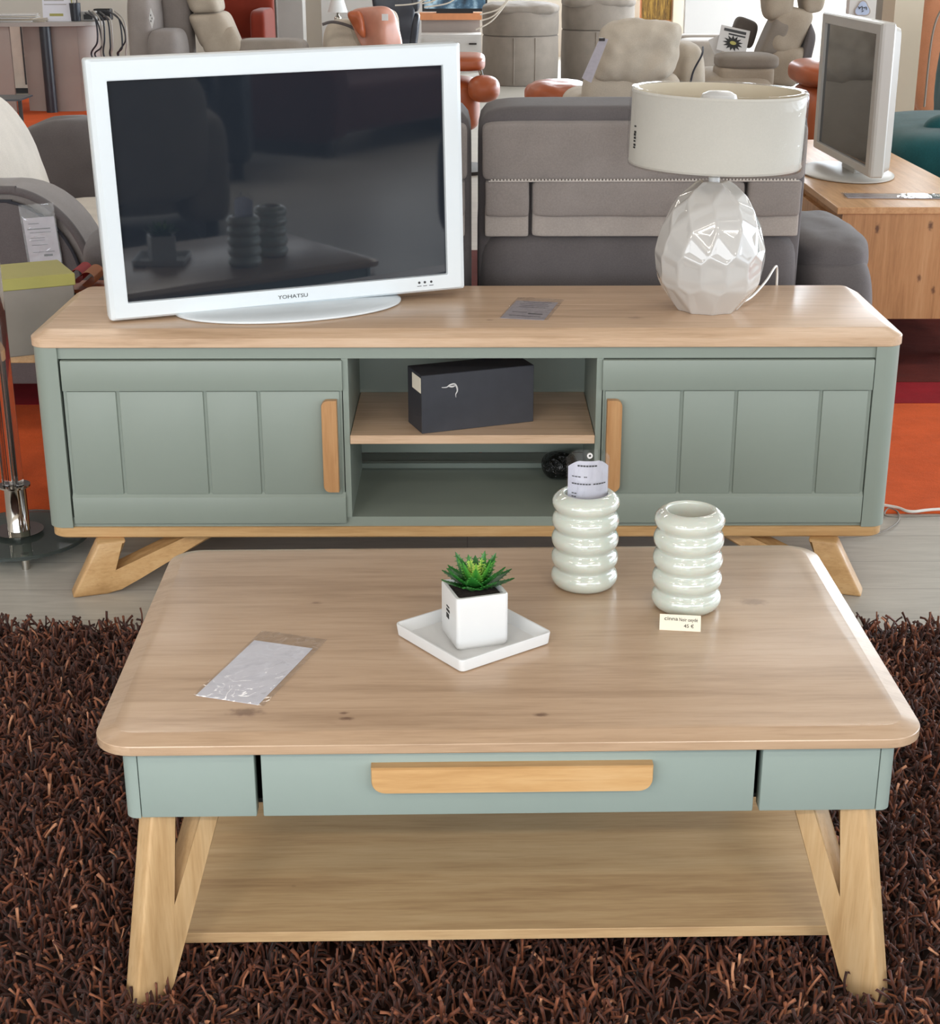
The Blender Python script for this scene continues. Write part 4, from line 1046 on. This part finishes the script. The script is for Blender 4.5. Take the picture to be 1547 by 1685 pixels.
def starcard(label, c, wpx, ry):
    p = at(*c, 6.05); s = wpx/2561*9
    t = thing('sale_card', label, 'sale card', (p.x, 6.03, p.z), 0, None, (math.radians(-18), ry, 0))
    obj('card', B(-s/2, s/2, 0, .003, -s*.42, s*.42), 'white_panel', t)
    st = [((s*.34 if i % 2 else s*.20)*math.cos(PI*i/13), (s*.26 if i % 2 else s*.15)*math.sin(PI*i/13)-s*.1) for i in range(26)]
    obj('starburst', xf(extrude_poly(st, .003), Matrix.Translation((0, -.002, 0))), 'ink_black', t)
    st = [(s*.11*math.cos(2*PI*i/16), s*.06*math.sin(2*PI*i/16)-s*.1) for i in range(16)]
    obj('yellow_patch', xf(extrude_poly(st, .003), Matrix.Translation((0, -.005, 0))), 'yellow_card', t)
    obj('headline', xf(strips([(-s*.38, s*.38, s*.30, s*.09), (-s*.2, s*.38, s*.18, s*.05)], .002), Matrix.Rotation(PI/2, 4, 'X')), 'ink', t)
    return t
starcard('white sale card with black starburst in front of the dark taupe cushion', (1206, 66), 48, math.radians(12))
p = at(1186, 70, 6.1); sc_ = thing('sale_card', 'plain white card half hidden behind the starburst sale card', 'sale card', (p.x, 6.08, p.z), 0, None, (math.radians(-18), math.radians(-25), 0))
obj('card', B(-.06, .06, 0, .003, -.045, .045), 'white_panel', sc_)
# brown leather between the recliner and the television
lx, ox = far('armchair', 'dark rust leather armchair showing left of the sideways television', 'armchair', 1335, 4.8)
x0, x1_, _, _, z0, z1 = fb(ox, 1322, 1420, 105, 150, 4.8, 0); soft('armrest', 'rust', lx, x0, x1_, 0, .6, z0, z1, 3)
x0, x1_, _, _, z0, z1 = fb(ox, 1326, 1420, 145, 200, 4.8, 0); soft('seat', 'rust', lx, x0, x1_, -.05, .6, .2, z1, 4)
obj('foot', B(x0+.1, x1_-.02, .1, .4, 0, .25), 'steel_dark', lx)

# ------------------------------------------------------------------ far left: desk etc.
dk, ox = far('reception_desk', 'round-ended grey reception desk with a dark pole leg on the orange carpet', 'desk', 90, 9.9)
zt = at(75, 36, 9.9).z
x0, x1_, _, _, z0, z1 = fb(ox, 38, 152, 44, 182, 9.9, 0)
xm = at(38, 100, 9.9).x-ox
pts = [(xm, .06), (xm+.25, .0), (xm+.45, .02)]+[(x1_-.2+.2*math.sin(math.radians(a)), .22-.2*math.cos(math.radians(a))) for a in range(0, 100, 10)]
pts2 = [(x, y+.02) if i < 3 else (x-.02, y+.01) for i, (x, y) in enumerate(pts)]
bm = loft(nb(), [[(x, y, z) for x, y in pts]+[(x, y, z) for x, y in pts2[::-1]] for z in (0.0, zt-.03)])
obj('modesty_panel', bm, 'grey_panel', dk, smooth=40)
tp = [(-1.2, .7), (-1.2, -.12), (xm+.1, -.13), (x1_-.25, -.1)]+[(x1_-.2+.26*math.sin(math.radians(a)), .18-.26*math.cos(math.radians(a))) for a in range(0, 180, 15)]+[(x1_-.3, .7)]
obj('desk_top', loft(nb(), [[(x, y, z) for x, y in tp] for z in (zt-.03, zt)]), 'column', dk, smooth=40)
k = at(79, 100, 9.85).x-ox; obj('pole_leg', lathe(nb(), [(.045, 0), (.045, zt-.03)], 24, k, -.06), 'navy', dk, smooth=60)
x0, x1_, _, _, z0, z1 = fb(ox, -30, 8, 45, 165, 9.7, 0); obj('side_panel', B(x0, x1_, -.1, -.07, 0, zt-.03), 'grey_panel', dk)
cbb, oxb = far('low_cabinet', 'cream low cabinet in shadow behind the reception desk', 'cabinet', 20, 11.5)
obj('cabinet_body', B(-.6, .55, 0, .4, .05, .62), 'sofa_pale', cbb)
obj('door_gap', B(.10, .115, -.003, 0, .08, .6), 'ink', cbb); obj('plinth', B(-.6, .55, .05, .35, 0, .05), 'ink', cbb)
gt = thing('glass_side_table', 'dark glass side table in front of the reception desk at upper left', 'side table', (at(12, 160, 6.5).x, 6.5, 0))
zg = at(12, 161, 6.5).z
obj('glass_top', B(-.25, .1, -.1, .2, zg-.01, zg), 'navy', gt)
for x in (-.2, .06): obj('leg', B(x, x+.02, 0, .02, 0, zg-.01), 'steel_dark', gt)
def deskitem(name, label, cat, px_, Y): 
    p = at(px_, 30, Y); t = thing(name, label, cat, (p.x, Y, zt)); return t, p.x
t1, o1 = deskitem('sign_holder', 'upright white notice in a stand on the reception desk', 'sign', 92, 9.98)
a = at(71, 33, 9.98); b = at(116, -20, 9.98)
obj('notice', xf(B(a.x-o1, b.x-o1, 0, .004, 0, .30), Matrix.Rotation(math.radians(-8), 4, 'X')), 'paper', t1)
obj('printed_lines', xf(vlines([(-.08, .06, .26, .012), (-.09, .09, .22, .006), (-.09, .09, .19, .006), (-.09, .07, .16, .006), (-.09, .09, .13, .006)], -.001), Matrix.Rotation(math.radians(-8), 4, 'X')), 'column', t1)
obj('yellow_line', xf(vlines([(-.05, .06, .05, .02)], -.001), Matrix.Rotation(math.radians(-8), 4, 'X')), 'yellow_card', t1)
t2, o2 = deskitem('pen_cup', 'dark blue grey pen cup beside the notice on the reception desk', 'pen cup', 125, 10.0)
obj('cup', lathe(nb(), [(.001, .002), (.04, .002), (.045, .14), (.040, .14), (.036, .01), (.001, .01)], 24), 'navy', t2, smooth=40)
for k in range(3): obj('pen', tube(nb(), [(-.01+.012*k, 0, .02), (-.03+.025*k, 0, .21)], .005, 6, 0), ('yellow_card', 'white_panel', 'ink')[k], t2)
t3, o3 = deskitem('paper_stack', 'stack of papers and folders at the left on the reception desk', 'papers', 25, 10.0)
for k in range(5): obj('sheet', xf(B(-.22, .18, -.14, .10, .012*k+.001, .012*k+.010), Matrix.Rotation(.08*k-.1, 4, 'Z')), ('white_panel', 'beige', 'white_panel', 'sofa_pale', 'white_panel')[k], t3)
t4, o4 = deskitem('paper_stack', 'loose cream envelopes left of the upright notice on the reception desk', 'papers', 58, 9.95)
for k in range(3): obj('envelope', xf(B(-.08, .09, -.06, .06, .01*k+.001, .01*k+.008), Matrix.Rotation(.5*k, 4, 'Z')), 'beige', t4)
t5, o5 = deskitem('card_terminal', 'white socket block on the reception desk end, wires hanging from it', 'electronics', 150, 10.1)
obj('housing', B(-.07, .05, -.04, .06, .001, .075, .006), 'white_panel', t5)
obj('keypad', B(-.05, .02, -.045, -.04, .01, .05), 'ink', t5)
t6, o6 = deskitem('charger', 'black charger unit with cables on the reception desk end', 'electronics', 172, 10.15)
obj('housing', B(-.08, .06, -.04, .06, .001, .09, .01), 'black', t6)
random.seed(5)
for k in range(9):
    x = o6-.05+.03*k; zz = zt+.03
    pts = [(x-.08, 10.05, zz+.05*random.random())]
    dx = .02+.09*random.random()
    pts += [(x+dx*.6, 9.86, zz-.02), (x+dx, 9.82, zz-.14-.08*random.random()), (x+dx*.9-.06*random.random(), 9.83, zz-.28), (x+dx+.04*random.random(), 9.84, zz-.42), (x+dx, 9.85, .10)]
    p0_ = Vector((o6, 10.1, zt))
    o = obj('hanging_cable', tube(nb(), [Vector(p)-p0_ for p in pts], .007, 6), ('cable_dark', 'cable_dark', 'column')[k % 3], None, smooth=60, loc=p0_)
    tag(o, 'thin dark cable hanging from the end of the reception desk', 'cable', 'cables hanging from the reception desk')
    if k % 3 == 2: tag(o, 'thin pale grey cable hanging from the end of the reception desk', 'cable', 'pale cables hanging from the reception desk')

wg, ox = far('wing_chair', 'pale grey wing armchair with a diamond-shaped white tag, left of the beige recliner', 'armchair', 268, 8.2)
x0, x1_, _, _, z0, z1 = fb(ox, 234, 296, -60, 110, 8.2, 0)
soft('backrest', 'sofa_light', wg, x0+.1, x1_, .3, .5, .2, z1, 5)
x0, x1_, _, _, z0, z1 = fb(ox, 216, 252, -20, 110, 8.2, 0); soft('armrest', 'sofa_light', wg, x0, x1_, -.1, .4, .15, z1, 5)
x0, x1_, _, _, z0, z1 = fb(ox, 240, 293, 50, 110, 8.0, 0); soft('seat', 'sofa_mid', wg, x0, x1_, -.2, .3, .15, z1, 5)
obj('foot', B(-.1, .1, 0, .2, 0, .2), 'steel_dark', wg)
d = at(250, 30, 8.0)
dtg = thing('diamond_tag', 'white diamond tag with dark dots hanging on the pale grey wing armchair', 'tag', (d.x, 7.98, d.z))
obj('tag_sheet', extrude_poly([(0, -.066), (.021, 0), (0, .066), (-.017, .0)], .004), 'white_panel', dtg)
obj('printed_dots', xf(strips([(-.006, .0, .02, .012), (.002, .007, .0, .012), (-.007, -.001, -.018, .012)], .002), Matrix.Translation((0, -.002, 0)) @ ROT), 'ink', dtg)
struct('trim_8', B(at(291, 20, 9.0).x, at(309, 20, 9.0).x, 9.0, 9.1, 0, 3.3), 'taupe_dark')
bc_, ox = far('relax_chair', 'beige recliner facing left in front of the red sofa', 'armchair', 350, 8.4)
slab_px('headrest', [(312, 24), (362, 22), (346, -40), (290, -40)], 8.4, .4, 'beige2', bc_)
slab_px('backrest', [(328, 84), (392, 84), (364, 20), (302, 24)], 8.35, .42, 'beige2', bc_)
slab_px('armrest', [(330, 92), (398, 92), (378, 44), (322, 62)], 8.25, .15, 'beige2', bc_)
x0, x1_, _, _, z0, z1 = fb(ox, 380, 502, 66, 100, 8.4, 0); soft('leg_rest', 'taupe', bc_, x0, x1_, 0, .4, .3, z1, 6)
obj('foot', B(-.2, .3, .1, .4, 0, .3), 'steel_dark', bc_)
rd, ox = far('sofa', 'brick red fabric sofa behind the beige recliner at upper left', 'sofa', 390, 11)
x0, x1_, _, _, z0, z1 = fb(ox, 345, 438, -40, 110, 11, 0)
soft('backrest', 'red', rd, x0, x1_, .4, .7, .3, 1.0, 8); soft('seat', 'red', rd, x0, x1_-.02, -.2, .4, .15, .50, 8)
soft('armrest', 'red', rd, x1_-.14, x1_, -.2, .6, .15, .75, 8)
obj('foot', B(x0+.1, x1_-.1, 0, .3, 0, .16), 'steel_dark', rd)
struct('trim_9', B(at(434, 20, 11.5).x, at(455, 20, 11.5).x, 11.5, 11.6, 0, 3.3), 'taupe_dark')

tl_, ox = far('bedside_lamp', 'small white table lamp in front of the white wall at the top left of centre', 'lamp', 558, 10.8)
zb_ = at(558, 31, 10.8).z; z1 = at(558, -6, 10.8).z
obj('lamp_shade', lathe(nb(), [(.085, at(558, 20, 10.8).z), (.045, z1)], 28), 'pot_white', tl_, smooth=60)
obj('stand', lathe(nb(), [(.001, 0), (.03, 0), (.03, .01), (.012, .02), (.012, zb_-.02), (.03, zb_-.01), (.03, zb_+.01), (.01, zb_+.03), (.01, z1-.05), (.001, z1-.05)], 20), 'chrome', tl_, smooth=60)
gc, ox = far('armchair', 'grey-beige armchair with a rust and tan leather throw over its back', 'armchair', 590, 8.6)
x0, x1_, _, _, z0, z1 = fb(ox, 529, 610, 34, 120, 8.6, 0)
obj('armrest', cushion(x1_-x0, .5, z1-.1, 4, 0, 16, T((x0+x1_)/2, .25, (z1+.1)/2)), 'beige', gc, smooth=180)
slab_px('backrest', [(585, 100), (662, 100), (655, 14), (575, 18)], 8.75, .2, 'beige2', gc)
obj('arm_edge', tube(nb(), [(at(x, y, 8.6).x-ox, -.02, at(x, y, 8.6).z) for x, y in ((531, 40), (550, 36), (580, 45), (598, 62), (606, 80))], .012, 6), 'sofa_dark', gc, smooth=60)
obj('foot', B(-.15, .1, .1, .3, 0, .12), 'steel_dark', gc)
th_ = slab_px('leather_throw', [(604, 95), (668, 90), (648, 7), (570, 14)], 8.6, .16, 'tan', None, 4, .02, 4); th_.location = (ox, 8.45, 0)
tag(th_, 'tan and rust leather throw draped over the grey-beige armchair', 'throw')
tf = slab_px('folded_edge', [(596, 60), (606, 60), (598, 14), (569, 18)], 8.6, .15, 'rust', th_, 3, .02, 1); tf.location = (0, -.04, 0)
pp = at(634, 28, 8.35); pq = obj('price_label', B(pp.x-ox-.022, pp.x-ox+.022, -.14, -.13, pp.z-.022, pp.z+.022), 'white_panel', th_)
bk, ox = far('office_chair', 'black leather office chair behind the tan leather throw', 'chair', 655, 9.4)
slab_px('backrest', [(625, 95), (676, 95), (688, -40), (606, -40)], 9.4, .12, 'navy', bk)
slab_px('side_pad', [(668, 95), (684, 90), (692, 24), (678, 22)], 9.35, .2, 'navy', bk, 4)
slab_px('side_pad', [(674, 22), (690, 20), (692, -40), (674, -40)], 9.35, .2, 'navy', bk, 4)
obj('stem', lathe(nb(), [(.25, 0), (.25, .03), (.03, .06), (.03, .5)], 20, 0, .1), 'chrome', bk, smooth=40)

# thin curved twigs of a lamp or arrangement hanging in from the top
random.seed(3)
tw = thing('twig_arrangement', 'pale thin curved twigs hanging in at the top centre before the round chairs', 'decoration', at(800, 0, 9.0))
og = at(800, 0, 9.0)
for q_ in ([(650, 9), (690, 4), (740, -20)], [(698, 12), (740, 4), (765, -20)], [(694, 6), (712, 2), (730, -10)], [(790, 24), (822, 14), (842, -12)], [(792, 34), (815, 24), (845, -10)], [(783, 49), (812, 32), (842, -8), (850, -30)], [(750, -25), (800, -40), (850, -30)]):
    obj('twig', tube(nb(), [at(x, y, 9.0)-og for x, y in q_], .006, 6), 'sofa_pale', tw, smooth=60)

# ------------------------------------------------------------------ furniture behind the viewer, seen mirrored in the television
def backsofa(label, loc, rz, mat, hw=.6, bh=.85, ah=.62, cat='sofa'):
    t = thing('display_' + cat, label, cat, loc, rz)
    soft('seat', mat, t, -hw+.15, hw-.15, -.45, .40, .12, .45, 7); soft('backrest', mat, t, -hw+.1, hw-.1, .25, .55, .2, bh, 5)
    soft('armrest', mat, t, -hw, -hw+.24, -.5, .5, .08, ah, 5); soft('armrest', mat, t, hw-.24, hw, -.5, .5, .08, ah, 5)
    for x in (-1, 1): obj('foot', B(x*(hw-.1)-.03, x*(hw-.1)+.03, -.4, .4, 0, .12), 'steel_dark', t)
    return t
backsofa('taupe display armchair to the right behind the viewer', (1.02, -3.85, 0), math.radians(20), 'taupe', .62, .80, .58, 'armchair')
backsofa('dark grey display armchair nearer the right window', (2.62, -2.35, 0), math.radians(-50), 'steel_fab', .62, .75, .62, 'armchair')
backsofa('charcoal display armchair behind the viewer', (2.25, -5.45, 0), math.radians(-150), 'navy', .55, 1.0, .7, 'armchair')
backsofa('maroon display sofa by the window behind the viewer', (4.0, -6.0, 0), math.radians(160), 'maroon', .9, .95, .6)

# ------------------------------------------------------------------ light
def area(name, loc, rot, sx, sy, power, color):
    l = bpy.data.lights.new(name, 'AREA'); l.shape = 'RECTANGLE'; l.size = sx; l.size_y = sy; l.energy = power; l.color = color
    o = bpy.data.objects.new(name, l); COL.objects.link(o); o.location = loc; o.rotation_euler = rot; return o
sky = (.80, .90, 1.0)
for k in range(7):       # daylight at each bay of the right-hand shop window
    area('window_daylight', (8.9, -5.4+3*k, 1.6), (0, math.radians(90), 0), 2.4, 2.8, (70, 90, 190, 330, 430, 400, 330)[k], sky)
for k in range(5):       # shop window behind the viewer
    area('window_daylight', (-6+3*k, -6.9, 1.45), (math.radians(90), 0, 0), 2.8, 2.1, 150, (.9, .95, 1))
for x in (-5.4, -1.8, 1.8, 5.4):      # ceiling fluorescents
    for y in (-5.6, -4.2, -1.5, 1.5, 4.5, 7.5, 10.5, 13.5):
        area('ceiling_tube', (x, y, 3.25), (0, 0, 0), 1.2, .18, 120 if y < -5 else 22 if y < -4 else 3 if y < 0 else 22, (1, .93, .84))
for x in (2.2, 5.0, 7.6):             # windows high in the far wall, right half
    area('window_daylight', (x, 15.9, 2.0), (math.radians(-90), 0, 0), 2.4, 2.1, 760, sky)
w = bpy.data.worlds.new('world'); SC.world = w; w.use_nodes = True
bg = w.node_tree.nodes['Background']; bg.inputs[0].default_value = (.75, .87, 1, 1); bg.inputs[1].default_value = 1.2

SC.view_settings.view_transform = 'Standard'; SC.view_settings.look = 'None'; SC.view_settings.gamma = 1
SC.view_settings.exposure = -0.62; SC.view_settings.use_curve_mapping = False
SC.cycles.use_denoising = True
SC.cycles.max_bounces = 8; SC.cycles.transparent_max_bounces = 12; SC.cycles.sample_clamp_indirect = 6
